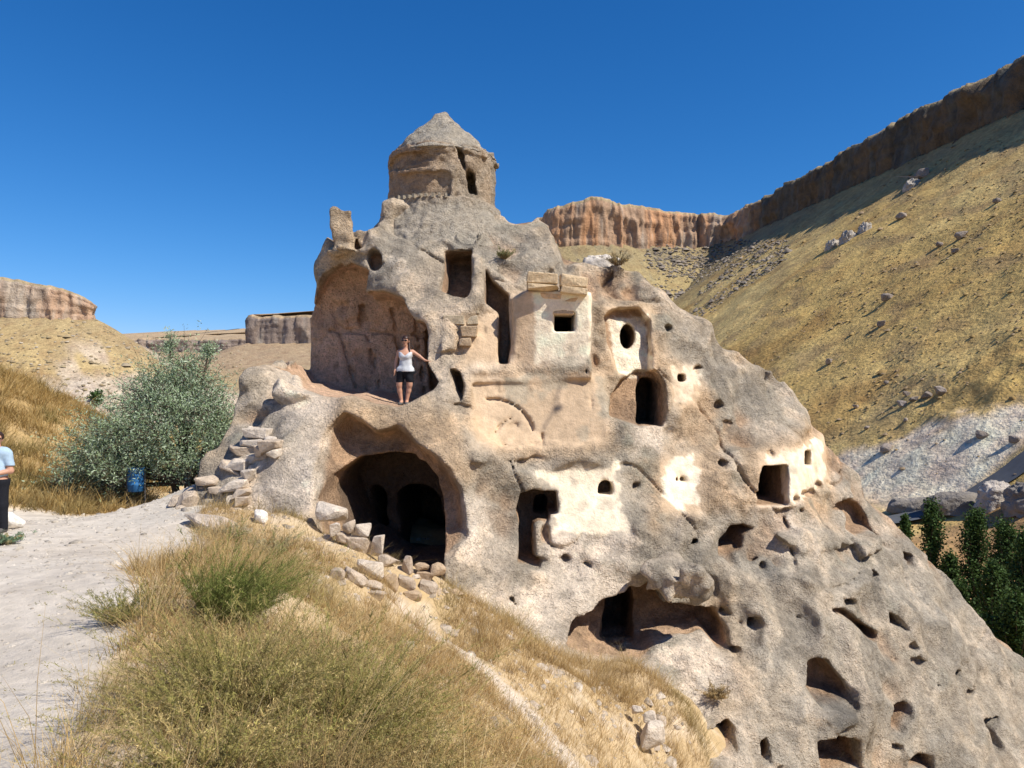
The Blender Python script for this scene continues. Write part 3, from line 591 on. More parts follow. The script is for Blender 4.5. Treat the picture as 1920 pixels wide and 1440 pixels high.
def terr_z(x, y):
    q = np.hypot(x + 1, y - 14)
    near = bil(_G, _gx, _gy, x, y) - 1.2
    inside = (np.abs(x + 1) < 20.8) & (y > -5.5) & (y < 35.5)
    edge = bil(_G, _gx, _gy, np.clip(x, -21, 19), np.clip(y, -5, 35))
    o = np.hypot(np.maximum(0, np.maximum(x - 19, -21 - x)), np.maximum(0, np.maximum(y - 35, -5 - y)))
    f = far_z(x, y); t = sst(0, 34, o)
    return np.where(o <= 0, near, (edge - 1.2 * sst(6, 0, o) - .3 * o * (1 - t)) * (1 - t) + f * t)
def hill_col(V):
    q = V[:, :2]; n = fbm(q, 45, 4, 51); n2 = fbm(q * np.array([1, .5]), 7, 3, 52); n3 = fbm(q, 2.5, 2, 53)
    c = mix((.50, .34, .115), (.58, .425, .17), sst(-.4, .4, n)); c = mix(c, (.30, .205, .10), sst(.05, .5, n2) * .6); c = mix(c, (.36, .21, .06), sst(.1, .5, fbm(q, 25, 3, 54)) * .6)
    d, s, t = polydist(RIM_R['pl'], V[:, 0], V[:, 1])
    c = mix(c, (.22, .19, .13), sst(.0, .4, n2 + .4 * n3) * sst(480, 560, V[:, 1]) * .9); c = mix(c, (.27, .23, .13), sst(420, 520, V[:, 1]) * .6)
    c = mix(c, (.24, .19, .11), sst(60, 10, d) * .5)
    # bare tuff
    pat = sst(-7, -10.5, V[:, 2] + .36 * (V[:, 1] - 140) + 4.5 * n2 + 2 * n3 + 5 * n) * sst(60, 66, V[:, 0]) * sst(116, 120, V[:, 1]) * sst(235, 190, V[:, 1]); c = mix(c, (.78, .63, .47), pat * .95)
    pat = sst(.12, .32, fbm(q @ np.array([[.8, .6], [-.6, .8]]) * np.array([.35, 1]), 22, 4, 57)) * sst(-150, -220, V[:, 0]) * sst(32, 20, V[:, 2]) * sst(650, 600, V[:, 1]); c = mix(c, (.62, .53, .44), pat * .75)
    c = mix(c, (.60, .54, .47), sst(20, 12, abs(V[:, 2] + 12) + 5 * n2) * sst(-170, -190, V[:, 0]) * sst(-300, -260, V[:, 0]) * sst(650, 600, V[:, 1]) * .8)
    c = mix(c, (.34, .255, .155), sst(-120, -200, V[:, 0]) * .45)
    c = mix(c, (.35, .255, .165), sst(640, 720, V[:, 1]) * .8)
    field = sst(112, 108, V[:, 1]) * sst(20, 30, V[:, 0]) * sst(95, 85, V[:, 0]); row = .5 + .5 * np.sin((V[:, 1] * .9 + V[:, 0] * .35) * 1.6)
    c = mix(c, mix((.36, .215, .10), (.29, .175, .085), row), field * .85)
    return np.clip(c * (1 + .12 * n3[:, None]), .02, .7)
def build_terrain():
    a = np.radians(np.r_[np.linspace(-180, -52, 50)[:-1], np.linspace(-52, 52, 620)[:-1], np.linspace(52, 180, 50)])
    r = np.r_[np.geomspace(17, 60, 60)[:-1], np.geomspace(60, 240, 190)[:-1], np.geomspace(240, 1300, 230)[:-1], np.geomspace(1300, 4500, 16)]
    A, Rr = np.meshgrid(a, r, indexing='ij'); X = Rr * np.sin(A); Y = Rr * np.cos(A); Z = terr_z(X, Y)
    V = np.stack([X, Y, Z], -1).reshape(-1, 3); I = np.arange(X.size).reshape(X.shape)
    Fc = np.stack([I[:-1, :-1], I[:-1, 1:], I[1:, 1:], I[1:, :-1]], -1).reshape(-1, 4)[:, ::-1]
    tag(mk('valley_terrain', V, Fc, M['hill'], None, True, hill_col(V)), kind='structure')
build_terrain()
def cliff(name, r, ds, col_a, col_b, back, rise, seed, amp=3.0, top_col=(.36, .28, .16)):
    pl = np.array(r['pl'], float); L = np.r_[0, np.cumsum(np.hypot(*np.diff(pl, axis=0).T))]; n = int(L[-1] / ds)
    s = np.linspace(0, L[-1], n); x = np.interp(s, L, pl[:, 0]); y = np.interp(s, L, pl[:, 1]); k = max(3, int(10 / ds))
    ker = np.ones(k) / k
    x = np.convolve(np.pad(x, k, mode='edge'), ker, 'same')[k:-k]; y = np.convolve(np.pad(y, k, mode='edge'), ker, 'same')[k:-k]
    tx, ty = np.gradient(x), np.gradient(y); l = np.hypot(tx, ty) + 1e-9; nx, ny = -ty / l, tx / l      # towards the valley
    h = np.interp(s, L, r['h']) + 3.0 * fbm(np.c_[s, s * 0], 22, 5, seed) + 1.6 * np.maximum(0, vn(np.c_[s, s * 0 + 9], 5, seed))
    nv = 26; vv = np.linspace(-.25, 1, nv); S_, Vv = np.meshgrid(s, vv, indexing='ij')
    p2 = np.stack([S_, Vv * 9], -1); rid = 1 - abs(vn(np.stack([S_ + 2.5 * vn(p2, 6, seed + 5), Vv * 5], -1), 6.5, seed + 1)); rid2 = 1 - abs(vn(np.stack([S_, Vv * 6], -1), 2.6, seed + 2))
    md = (.55 + .9 * sst(-.4, .5, fbm(np.c_[s, s * 0 + 3], 30, 3, seed + 7)))[:, None]; strat = vn(np.stack([S_ * .05, Vv * 9], -1), 1, seed + 6); off = amp * md * (rid ** 2 - .45) * (1 - .25 * Vv) + (.35 if seed != 201 else .6) * np.sign(strat) * abs(strat) ** .5 + 1.8 * fbm(p2 * [.3, 1], 9, 3, seed + 12) + .45 * amp * (rid2 - .5) + .5 * amp * fbm(p2, 5, 3, seed + 3) + 1.2 * (1 - Vv) - 2.2 * sst(.86, 1.0, Vv)
    Z = np.interp(s, L, r['base'])[:, None] + Vv * h[:, None]; X = x[:, None] + nx[:, None] * off; Y = y[:, None] + ny[:, None] * off
    V = np.stack([X, Y, Z], -1)
    nb = 14; bb = np.linspace(0, 1, nb + 1)[1:] ** 2 * back
    TX = X[:, -1:] - nx[:, None] * bb; TY = Y[:, -1:] - ny[:, None] * bb; TZ = Z[:, -1:] + rise * bb + .6 * fbm(np.stack([TX, TY], -1), 20, 3, seed)
    V = np.concatenate([V, np.stack([TX, TY, TZ], -1)], 1); m = V.shape[1]; I = np.arange(n * m).reshape(n, m)
    V = V.reshape(-1, 3); Fc = np.stack([I[:-1, :-1], I[1:, :-1], I[1:, 1:], I[:-1, 1:]], -1).reshape(-1, 4)[:, ::-1]
    q = np.c_[np.repeat(s, m), np.tile(np.r_[vv * 4, np.full(nb, 4)], n)]
    c = mix(col_a, col_b, sst(-.35, .35, fbm(q, 9, 4, seed + 8))); c = mix(c, (.40, .36, .30), sst(.15, .5, fbm(q, 4, 3, seed + 9)) * .5); c = mix(c, (.16, .13, .11), sst(.2, .5, fbm(q, 3.0, 3, seed + 10)) * .5)
    if name == 'cliff' and seed == 201: c = c * (1 - sst(590, 540, V[:, 1])[:, None] * np.array((.74, .66, .60)))      # shade of the near wall deepened by darkening its colour
    istop = np.tile(np.r_[vv > .93, np.ones(nb, bool)], n); c = mix(c, top_col, istop * .85)
    return tag(mk(name, V, Fc, M['cliff'], None, True, np.clip(c, .02, .7)), kind='structure')
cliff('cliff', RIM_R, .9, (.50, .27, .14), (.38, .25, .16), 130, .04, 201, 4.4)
cliff('cliff', RIM_L, 1.1, (.44, .29, .19), (.42, .34, .26), 24, .0, 231, 3.0)
cliff('cliff', RIM_F, 2.0, (.24, .19, .16), (.29, .22, .17), 520, .10, 261, 4.0, (.40, .29, .17))
# the asphalt road on the valley floor
def road():
    t = np.linspace(0, 1, 60); x = np.interp(t, [0, .35, .6, 1], [10, 60, 80, 120]); y = np.interp(t, [0, .35, .6, 1], [127, 117.5, 113, 100]) + .6 * np.sin(t * 5); V = []
    for w in (-2.6, 2.6):
        V.append(np.c_[x, y + w, np.full(60, 0.)])
    V = np.concatenate(V); V[:, 2] = np.maximum(far_z(V[:, 0], V[:, 1]), far_z(V[:, 0], V[:, 1] * 0 + np.tile(y, 2))) + .35; V[60:, 2] = V[:60, 2] = np.maximum(V[60:, 2], V[:60, 2])
    i = np.arange(59); tag(mk('road', V, np.stack([i, i + 1, i + 61, i + 60], 1), M['asphalt']), kind='structure')
road()

# ------------------------------------------------------------------ stones
def stone_mesh(name, sx, sy, sz, seed, boxy=.6, col=(.5, .44, .37), sub=0):
    r = np.random.default_rng(seed); bm = bmesh.new(); pts = []
    for i in range(22):
        v = r.normal(size=3); v /= np.linalg.norm(v); b = v / np.max(abs(v)); p = v * (1 - boxy) + b * boxy; pts.append(p * r.uniform(.82, 1.02))
    for cx in (-1, 1):
        for cy in (-1, 1):
            for cz in (-1, 1):
                if r.random() < boxy: pts.append(np.array([cx, cy, cz]) * r.uniform(.82, .97, 3))
    vs_ = [bm.verts.new((p[0] * sx / 2, p[1] * sy / 2, p[2] * sz / 2)) for p in pts]
    g = bmesh.ops.convex_hull(bm, input=vs_); 
    for v in [v for v in bm.verts if not v.link_faces]: bm.verts.remove(v)
    bmesh.ops.dissolve_limit(bm, angle_limit=.22, verts=bm.verts[:], edges=bm.edges[:])
    bmesh.ops.bevel(bm, geom=bm.edges[:], offset=min(sx, sy, sz) * .055, segments=1, affect='EDGES')
    bmesh.ops.triangulate(bm, faces=bm.faces[:])
    me = bpy.data.meshes.new(name); bm.to_mesh(me); bm.free()
    V = np.zeros(len(me.vertices) * 3); me.vertices.foreach_get('co', V); V = V.reshape(-1, 3)
    V += np.stack([vn(V + seed, .13, 1), vn(V + seed, .13, 2), vn(V + seed, .13, 3)], 1) * .018 * min(1, min(sx, sy, sz) / .3)
    me.vertices.foreach_set('co', V.astype(np.float32).ravel())
    a = me.color_attributes.new('Col', 'FLOAT_COLOR', 'POINT'); c = np.ones((len(V), 4), np.float32)
    c[:, :3] = np.array(col) * (1 + .10 * vn(V + seed, .2, 4))[:, None] * r.uniform(.9, 1.1); a.data.foreach_set('color', c.ravel()); me.update(); return me
def ghit(px, py):
    d = np.arange(3, 30, .02); x = (px - 960) / FPX * d; z = (720 - py) / FPX * d; k = np.argmax(z < gz(x, d)); return float(d[k])
def put_stone(name, x0, x1, y0, y1, parent=None, d=None, seed=0, boxy=.6, col=(.5, .44, .37), rz=None, depth=None, tilt=0):
    """a stone seen between these picture columns and rows, standing on the ground there"""
    if d is None: d = ghit((x0 + x1) / 2, y1)
    w = (x1 - x0) / FPX * d; h = (y1 - y0) / FPX * d; dy = depth or w * .75
    c = P((x0 + x1) / 2, (y0 + y1) / 2, d + dy * .25) - np.array([0, 0, h * .06])
    o = obj(name, stone_mesh(name, w, dy, h * 1.06, seed, boxy, col), M['block'], parent)
    o.location = c - (np.array(parent.location) if parent else 0); r = np.random.default_rng(seed + 5); o.rotation_euler = (r.normal() * .05, tilt if tilt else r.normal() * .05, r.normal() * .15 if rz is None else rz); return o
WH, BE, OR = (.60, .515, .42), (.50, .405, .31), (.48, .355, .235)
w1 = tag(empty('tumbled_stone_wall', P(660, 1040, ghit(660, 1040))), 'tumbled dry stone wall at the left mouth of the big cave', 'stone wall', 'tumbled dry stone walls before the big cave')
for i, (q, c) in enumerate((((618, 640, 978, 1003), WH), ((641, 668, 972, 1000), BE), ((665, 697, 980, 1004), WH), ((696, 722, 1000, 1038), WH), ((648, 698, 1003, 1040), BE), ((613, 648, 1014, 1050), BE), ((578, 614, 1022, 1056), (.44, .39, .33)), ((628, 660, 996, 1018), BE), ((600, 628, 1000, 1026), BE))):
    put_stone('stone', *q, w1, 13.1 + .02 * (i % 3), 300 + i, .32, c)
w2 = tag(empty('tumbled_stone_wall', P(740, 1105, ghit(740, 1105))), 'low broken stone wall edging the drop right below the dark cave doorway', 'stone wall', 'tumbled dry stone walls before the big cave')
for i, (q, c) in enumerate((((668, 722, 1046, 1086), WH), ((705, 750, 1038, 1066), BE), ((745, 776, 1038, 1078), BE), ((774, 808, 1052, 1072), OR), ((805, 838, 1052, 1078), OR), ((778, 814, 1067, 1092), OR), ((640, 690, 1060, 1095), BE), ((784, 824, 1086, 1114), BE), ((676, 722, 1083, 1110), BE), ((718, 750, 1074, 1108), OR), ((746, 782, 1076, 1110), BE), ((618, 648, 1062, 1090), BE), ((690, 730, 1104, 1128), BE), ((755, 795, 1104, 1128), OR))):
    put_stone('stone', *q, w2, min(12.9, ghit((q[0] + q[1]) / 2, q[3] - 3)), 330 + i, .35, c)
st = tag(empty('stone_stairs', P(400, 940, 15)), 'rough steps of stone slabs climbing the left flank of the rock', 'stairs')
for i, (q, c) in enumerate((((462, 512, 800, 820), WH), ((450, 505, 818, 835), WH), ((430, 480, 832, 856), BE), ((478, 500, 832, 856), BE), ((412, 458, 858, 890), BE), ((432, 482, 856, 876), WH), ((378, 418, 888, 914), BE), ((414, 476, 892, 918), WH), ((496, 536, 822, 846), BE), ((338, 380, 918, 948), BE), ((452, 482, 876, 902), WH), ((436, 474, 914, 930), BE), ((425, 450, 926, 946), WH), ((446, 474, 928, 946), BE), ((430, 460, 944, 960), WH), ((318, 342, 930, 946), BE), ((500, 530, 840, 858), WH), ((392, 424, 910, 926), BE))):
    hd = hit((q[0] + q[1]) / 2, q[3]); d = min(hd - .24, 16.0); put_stone('step', *q, st, d, 360 + i, .5, c, depth=.8 if q[1] - q[0] > 35 else .5)
rs_ = np.random.default_rng(91)
for i in range(26):
    t = rs_.random(); px, py = 505 - 150 * t + rs_.normal() * 20, 806 + 138 * t + rs_.normal() * 10; w = rs_.uniform(12, 30); h = w * rs_.uniform(.4, .8); hd = hit(px, py + h / 2)
    put_stone('step', px - w / 2, px + w / 2, py - h / 2, py + h / 2, st, min(hd - .12, 16.1), 460 + i, .35, (WH, BE)[i % 2])
for i, (q, lab, c, d) in enumerate((((340, 452, 955, 997), 'long low boulder lying at the edge of the path', (.50, .42, .34), None), ((474, 503, 954, 982), 'small pointed white stone in dry grass below the stairs', (.74, .69, .62), None), ((590, 654, 936, 978), 'big angular white boulder at the left lip of the large cave', WH, 13.5),
                                  ((-40, 48, 960, 993), 'bright white lump of rock lying on the path at the left edge', (.80, .77, .72), None), ((1205, 1232, 1330, 1352), 'white stone on the grass slope under the bottom cave', WH, 12.7), ((1195, 1250, 1345, 1400), 'pale block poking from the slope at the bottom', WH, 12.4), ((1185, 1208, 1322, 1340), 'small pale stone above the other stones on the lower slope', WH, 12.8))):
    tag(put_stone('boulder', *q, None, d, 400 + i, .35, c, depth=.7 if i == 0 else None), lab, 'boulder', 'loose stones around the rock')
# masonry set into the face
def put_block(x0, x1, y0, y1, out, seed, col, depth=.4, tilt=0, nm='stone_block'):
    c = P((x0 + x1) / 2, (y0 + y1) / 2, 10); d = hit((x0 + x1) / 2, (y0 + y1) / 2) if out < 10 else out; d = d - out if out < 10 else d
    w = (x1 - x0) / FPX * d - .012; h = (y1 - y0) / FPX * d - .012
    o = obj(nm, stone_mesh(nm, w, depth, h, seed, .86, col), M['block'], church); o.location = P((x0 + x1) / 2, (y0 + y1) / 2, d) + np.array((0, depth / 2, 0)) + inv; o.rotation_euler = (0, tilt, 0)
BL = (.50, .37, .24)
for i, q in enumerate(((844, 866, 572, 590), (875, 899, 571, 590), (828, 873, 590, 609), (873, 898, 590, 610), (862, 896, 609, 633), (859, 885, 632, 649))): put_block(*q, .22, 430 + i, (.47, .385, .27) if i < 4 else BL)
for i, (q, out, t) in enumerate((((984, 1048, 508, 532), 17.30, .05), ((1048, 1106, 512, 538), 17.32, .06), ((987, 1050, 531, 544), 17.26, .08), ((1050, 1104, 536, 551), 17.26, .10), ((1010, 1056, 548, 563), 17.52, .03), ((1056, 1103, 552, 567), 17.53, .04), ((1031, 1079, 564, 591), 17.52, 0))):
    put_block(*q, out, 440 + i, (.60, .455, .285) if i < 4 else (.66, .47, .29), .7, t)

# ------------------------------------------------------------------ vegetation
def ribbons(base, dr, L, w, droop, seg, cb, ct, rng, side=None):
    n = len(base); t = np.linspace(0, 1, seg + 1)[None, :, None]
    dr = dr / (np.linalg.norm(dr, axis=1, keepdims=True) + 1e-9); L = np.broadcast_to(L, n); w = np.broadcast_to(w, n)
    hz = dr.copy(); hz[:, 2] = 0; hz += rng.normal(0, .25, (n, 3)) * [1, 1, 0]
    p = base[:, None] + dr[:, None] * (L[:, None, None] * t) + (hz * droop)[:, None] * (L[:, None, None] * t ** 2) - np.array([0, 0, 1.]) * (droop * .6 * L)[:, None, None] * t ** 3 if np.ndim(droop) else \
        base[:, None] + dr[:, None] * (L[:, None, None] * t) + hz[:, None] * droop * (L[:, None, None] * t ** 2) - np.array([0, 0, 1.]) * (droop * .6 * L[:, None, None] * t ** 3)
    a = rng.uniform(0, 2 * np.pi, n); s = np.stack([np.cos(a), np.sin(a), np.zeros(n)], 1)[:, None] * (w[:, None, None] * .5) * (1 - .85 * t)
    V = np.stack([p - s, p + s], 2).reshape(-1, 3); i = np.arange(n)[:, None] * (2 * (seg + 1)) + np.arange(seg)[None] * 2; i = i.ravel()
    Fc = np.stack([i, i + 1, i + 3, i + 2], 1)
    c = np.repeat((cb[:, None] * (1 - t) + ct[:, None] * t)[:, :, None], 2, 2).reshape(-1, 3)
    return V, Fc, c, p
def join(parts):
    V = []; F_ = []; c = []; o = 0
    for v, f, k in parts: V.append(v); F_.append(f + o); c.append(k); o += len(v)
    return np.concatenate(V), np.concatenate(F_), np.concatenate(c)
def rc(cols, n, rng, v=.15):
    cols = np.array(cols, float); i = rng.integers(0, len(cols), n); u = rng.uniform(0, 1, n)[:, None]
    return (cols[i] * u + cols[rng.integers(0, len(cols), n)] * (1 - u)) * rng.uniform(1 - v, 1 + v, (n, 1))
def leaves(pos, size, cols, rng, asp=.35, up=.3):
    n = len(pos); d = rng.normal(size=(n, 3)); d[:, 2] += up; d /= np.linalg.norm(d, axis=1, keepdims=True); u = np.cross(d, rng.normal(size=(n, 3))); u /= np.linalg.norm(u, axis=1, keepdims=True)
    l = size * rng.uniform(.6, 1.3, (n, 1)); V = np.stack([pos, pos + d * l * .5 + u * l * asp * .5, pos + d * l, pos + d * l * .5 - u * l * asp * .5], 1).reshape(-1, 3)
    i = np.arange(n) * 4; return V, np.stack([i, i + 1, i + 2, i + 3], 1), np.repeat(cols, 4, 0)
def shrub(name, loc, hgt, rad, n, seed, green, tipc, label, cat='shrub', group=None, twigs=16, needles=5, lean=(0, 0), wid=.004, hang=.25, straw=.28):
    r = np.random.default_rng(seed); e = empty(name, loc); tag(e, label, cat, group)
    a = r.uniform(0, 2 * np.pi, n); sp = np.sqrt(r.uniform(0, 1, n)); dr = np.stack([np.cos(a) * sp * rad / hgt + lean[0], np.sin(a) * sp * rad / hgt + lean[1], 1 - .35 * sp], 1)
    L = hgt * np.where(r.random(n) < .12, r.uniform(1.05, 1.45, n), r.uniform(.35, 1.0, n)) * np.sqrt(1 + (sp * rad / hgt) ** 2) * .9; base = np.stack([np.cos(a) * sp, np.sin(a) * sp, 0 * a], 1) * rad * .25
    cb = rc([(.16, .11, .06), (.22, .15, .08)], n, r); ct = rc(green, n, r)
    V, Fc, c, p = ribbons(base, dr, L, wid * 1.6, .18, 5, cb, ct, r); mk('stems', V, Fc, M['straw'], e, False, c)
    k = np.repeat(np.arange(n), twigs); t = r.uniform(.15, 1, len(k)); j = np.clip((t * 5).astype(int), 0, 4); u = (t * 5 - j)[:, None]; b = p[k, j] * (1 - u) + p[k, j + 1] * u; d = p[k, j + 1] - p[k, j]; d /= np.linalg.norm(d, axis=1, keepdims=True)
    td = d + r.normal(0, .42, (len(k), 3)) + [0, 0, .15]; tl = r.uniform(.08, .26, len(k)) * hgt * (1.15 - .6 * t)
    tc = rc(green, len(k), r); tt = rc(tipc, len(k), r); st_ = r.random(n); hue_ = np.where(st_ < straw, 1., 0.)[k][:, None] * .65; sh_ = np.exp(r.normal(0, .22, n))[k][:, None]; tc = (tc * (1 - hue_) + np.array((.40, .28, .12)) * hue_) * sh_; tt = (tt * (1 - hue_) + np.array((.56, .43, .21)) * hue_) * sh_
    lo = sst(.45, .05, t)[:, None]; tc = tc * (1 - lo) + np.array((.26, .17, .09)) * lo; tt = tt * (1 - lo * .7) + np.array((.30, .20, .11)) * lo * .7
    V, Fc, c, p2 = ribbons(b, td, tl, wid, hang, 3, tc, tt, r); parts = [(V, Fc, c)]
    if needles:
        kk = np.repeat(np.arange(len(k)), needles); t2 = r.uniform(.1, 1, len(kk)); j = np.clip((t2 * 3).astype(int), 0, 2); u = (t2 * 3 - j)[:, None]; b2 = p2[kk, j] * (1 - u) + p2[kk, j + 1] * u
        parts.append(leaves(b2, wid * 4.2, tc[kk] * (1 - t2[:, None]) + tt[kk] * t2[:, None], r, .22, .8))
    mk('twigs', *join(parts)[:2], M['veg'], e, False, join(parts)[2]); return e
def gp(px, py): d = ghit(px, py); p = P(px, py, d); return (float(p[0]), float(p[1]), float(gz(p[0], p[1])) - .01)
def gpd(px, d): x = (px - 960) / FPX * d; return (x, d, float(gz(x, d)) - .01)
OLV = [(.22, .20, .05), (.28, .24, .07), (.17, .17, .045)]; OLT = [(.40, .33, .12), (.32, .30, .09), (.46, .36, .16)]
GRN = [(.13, .16, .035), (.17, .19, .05), (.11, .14, .03)]; GRT = [(.26, .27, .075), (.20, .24, .055)]
STR = [(.52, .37, .16), (.60, .46, .24), (.42, .29, .12)]; STT = [(.66, .52, .28), (.58, .44, .22), (.50, .34, .14)]
shrub('shrub', gpd(415, 6.5), .82, .46, 420, 1, GRN, GRT, 'dense dark green shrub at the back, its twigs leaning right', group='shrubs beside the path', lean=(.35, 0), twigs=22, straw=.04)
shrub('shrub', gpd(225, 6.2), .36, .30, 120, 2, GRN, OLT, 'small low green shrub at the edge of the pale path', group='shrubs beside the path', straw=.08)
shrub('shrub', gpd(300, 6.4), .62, .32, 26, 3, OLV, OLT, 'sparse grey twiggy shrub between the two green ones', group='shrubs beside the path', twigs=12, needles=3)
shrub('shrub', gpd(430, 4.3), .72, .72, 380, 4, OLV, OLT, 'broad olive shrub at the lower left, thin sprays over the path', group='shrubs beside the path', twigs=22, lean=(-.1, 0))
shrub('shrub', gpd(640, 4.5), .70, .66, 420, 5, OLV + [(.16, .20, .05)], OLT, 'largest olive green shrub in the middle foreground', group='shrubs beside the path', twigs=22, lean=(.15, 0))
shrub('shrub', gpd(770, 4.9), .62, .55, 260, 6, OLV + STR, OLT + STT, 'olive shrub with yellowing tips on the right of the foreground thicket', group='shrubs beside the path', twigs=20, lean=(.15, 0))
shrub('shrub', gpd(560, 3.5), .40, .55, 200, 7, [(.20, .15, .06), (.24, .18, .07)], [(.34, .25, .11), (.24, .22, .08)], 'low brownish shrub along the bottom edge of the picture', group='shrubs beside the path', twigs=20)
shrub('shrub', gpd(740, 3.7), .42, .5, 180, 17, [(.22, .17, .06), (.18, .17, .06)], [(.38, .29, .12), (.26, .24, .08)], 'brown and green shrub at the bottom, right of the lowest one', group='shrubs beside the path', twigs=20)
shrub('shrub', gpd(380, 3.2), .42, .5, 200, 18, OLV, OLT, 'low olive shrub in the bottom left corner of the thicket', group='shrubs beside the path', twigs=20)
shrub('grass_clump', gpd(520, 5.7), .52, .5, 240, 8, STR, STT, 'tall straw coloured grass clump in front of the dark green shrub', 'grass clump', 'straw grass clumps', twigs=6, needles=3, lean=(.12, 0))
shrub('grass_clump', gpd(640, 6.2), .62, .60, 330, 9, STR, STT, 'wide straw coloured grass clump right of the dark green shrub', 'grass clump', 'straw grass clumps', twigs=6, needles=3, lean=(.3, 0))
shrub('grass_clump', gpd(880, 5.2), .55, .5, 200, 10, STR, STT, 'yellow grass clump with long bent stalks at the bottom centre', 'grass clump', 'straw grass clumps', twigs=4, needles=2, lean=(.3, 0))
shrub('shrub', gp(425, 1012), .3, .35, 60, 12, [(.30, .29, .16), (.35, .31, .18)], [(.40, .36, .22)], 'pale grey green tuft beside the long low boulder', group='shrubs beside the path', twigs=10, wid=.008)
shrub('shrub', gp(510, 1045), .5, .35, 70, 13, [(.30, .29, .16), (.38, .32, .18)], [(.44, .38, .22)], 'thin grey green weed on the bank below the cave', group='shrubs beside the path', twigs=8, wid=.008)
shrub('shrub', gp(6, 1020), .18, .28, 50, 14, [(.10, .16, .10), (.13, .2, .11)], [(.15, .22, .13)], 'small bluish green weed on the path at the left edge', group='shrubs beside the path', twigs=10, wid=.012)
def rockplant(px, py, h, rad, lab, cols, i):
    d = hit(px, py); p = P(px, py, d); y = rock_front(p[0], p[2]); p = np.array([p[0], y + .02, p[2]]); p[2] = rock_floor(p[0], y + .05, p[2] + .6) if True else p[2]
    shrub('rock_plant', tuple(p), h, rad, 60, 500 + i, cols, cols, lab, 'plant', 'tufts growing on the rock', twigs=9, wid=.012, needles=3)
rockplant(1160, 500, .45, .35, 'dry bush on the ridge right of the stone cornice', [(.20, .17, .09), (.26, .21, .12)], 0)
rockplant(945, 508, .3, .2, 'green tuft on the grey rock left of the stone cornice', [(.18, .2, .08), (.26, .24, .12)], 1)
rockplant(1345, 1320, .3, .3, 'brown tuft on the pale rock at the bottom', [(.34, .25, .12), (.28, .2, .1)], 3)

def grass(name, n, xr, yr, dens, hgt, wid, seed, label, colf, seg=2):
    r = np.random.default_rng(seed); x = r.uniform(*xr, n * 3); y = r.uniform(*yr, n * 3); k = r.random(n * 3) < dens(x, y); x, y = x[k][:n], y[k][:n]; n = len(x); nt_ = max(1, n // 22); ti = r.integers(0, nt_, n); tx, ty = x[:nt_][ti], y[:nt_][ti]; tuf = r.random(n) < .75; sp_ = hgt * .16 * np.exp(r.normal(0, .3, nt_))[ti]; ox, oy = r.normal(0, 1, n) * sp_, r.normal(0, 1, n) * sp_; x = np.where(tuf, tx + ox, x); y = np.where(tuf, ty + oy, y); th_ = np.exp(r.normal(0, .35, nt_))[ti]
    b = np.stack([x, y, gz(x, y) - .015], 1); patch = vn(b[:, :2], .5, 77); dr = r.normal(0, .22, (n, 3)) + [.15, .05, 1] + np.stack([ox, oy, 0 * ox], 1) * (tuf * 2.2 / hgt)[:, None]; L = r.uniform(.45, 1.2, n) * hgt * (1 + .35 * patch) * np.where(tuf, th_, .6)
    cb, ct = colf(b, r); tv_ = r.uniform(.72, 1.15, nt_)[ti][:, None]; cb = cb * tv_; ct = ct * tv_; V, Fc, c, _ = ribbons(b, dr, L, wid, .35, seg, cb, ct, r); o = mk(name, V, Fc, M['straw'], None, False, c); tag(o, label, 'grass', kind='stuff')
gpts = np.array([P(770, 1165, 11.9), P(860, 1220, 11.2), P(930, 1270, 10.8), P(1000, 1350, 10.4), P(1090, 1450, 9.7)])
def dens1(x, y):
    q = np.stack([x, y], -1); gx = np.interp(y, gpts[::-1, 1], gpts[::-1, 0]); gul = sst(.30, .62, abs(x - gx) + .14 * vn(q, .5, 8)) + (y < 9.2) * 1.0; z = gz(x, y)
    return np.clip((1 - pathmask(x, y)) * np.clip(gul, 0, 1) * sst(.05, .35, Fh(x, z) - y) * (.32 + .68 * sst(-.3, .2, fbm(q, 1.0, 3, 9))) * (1 - .5 * sst(12.2, 12.8, y) * sst(-1.0, -2.0, x)), 0, 1)
def colf1(b, r):
    n = len(b); cb = rc([(.36, .23, .09), (.42, .28, .12), (.30, .2, .09)], n, r); ct = rc([(.62, .44, .18), (.68, .52, .26), (.54, .35, .13), (.62, .50, .30)], n, r)
    g = sst(.2, .6, vn(b[:, :2], 1.3, 15))[:, None] * .6; return cb * (1 - g) + np.array((.24, .2, .08)) * g, ct * (1 - g) + np.array((.40, .34, .14)) * g
grass('dry_grass', 120000, (-6.0, 4.5), (5.2, 15.6), dens1, .30, .006, 21, 'golden dry grass covering the slope below the rock', colf1)
grass('dry_grass', 15000, (-2.6, 1.5), (2.7, 6.5), lambda x, y: 1 - pathmask(x, y), .34, .004, 22, 'straw grass thick around the foreground shrubs', colf1)
def dens2(x, y): q = np.stack([x, y], -1); return (1 - pathmask(x, y)) * sst(-8.6, -9.6, x + .25 * (y - 17)) * (.35 + .65 * sst(-.4, .2, fbm(q, 1.6, 3, 19)))
def colf2(b, r):
    n = len(b); ct = rc([(.54, .37, .14), (.60, .44, .19), (.46, .29, .09)], n, r); g = sst(.15, .6, vn(b[:, :2], 1.1, 16))[:, None] * .7; return ct * .65 * (1 - g) + np.array((.17, .15, .05)) * g, ct * (1 - g) + np.array((.25, .22, .08)) * g
grass('dry_grass', 60000, (-20, -9), (15, 28), dens2, .48, .016, 23, 'ochre grass on the bank behind the path at the left', colf2)
grass('dry_grass', 5000, (-11.5, -6.6), (16.2, 19), lambda x, y: (1 - pathmask(x, y)) * .8, .34, .012, 24, 'dry grass at the foot of the silvery tree', colf1)
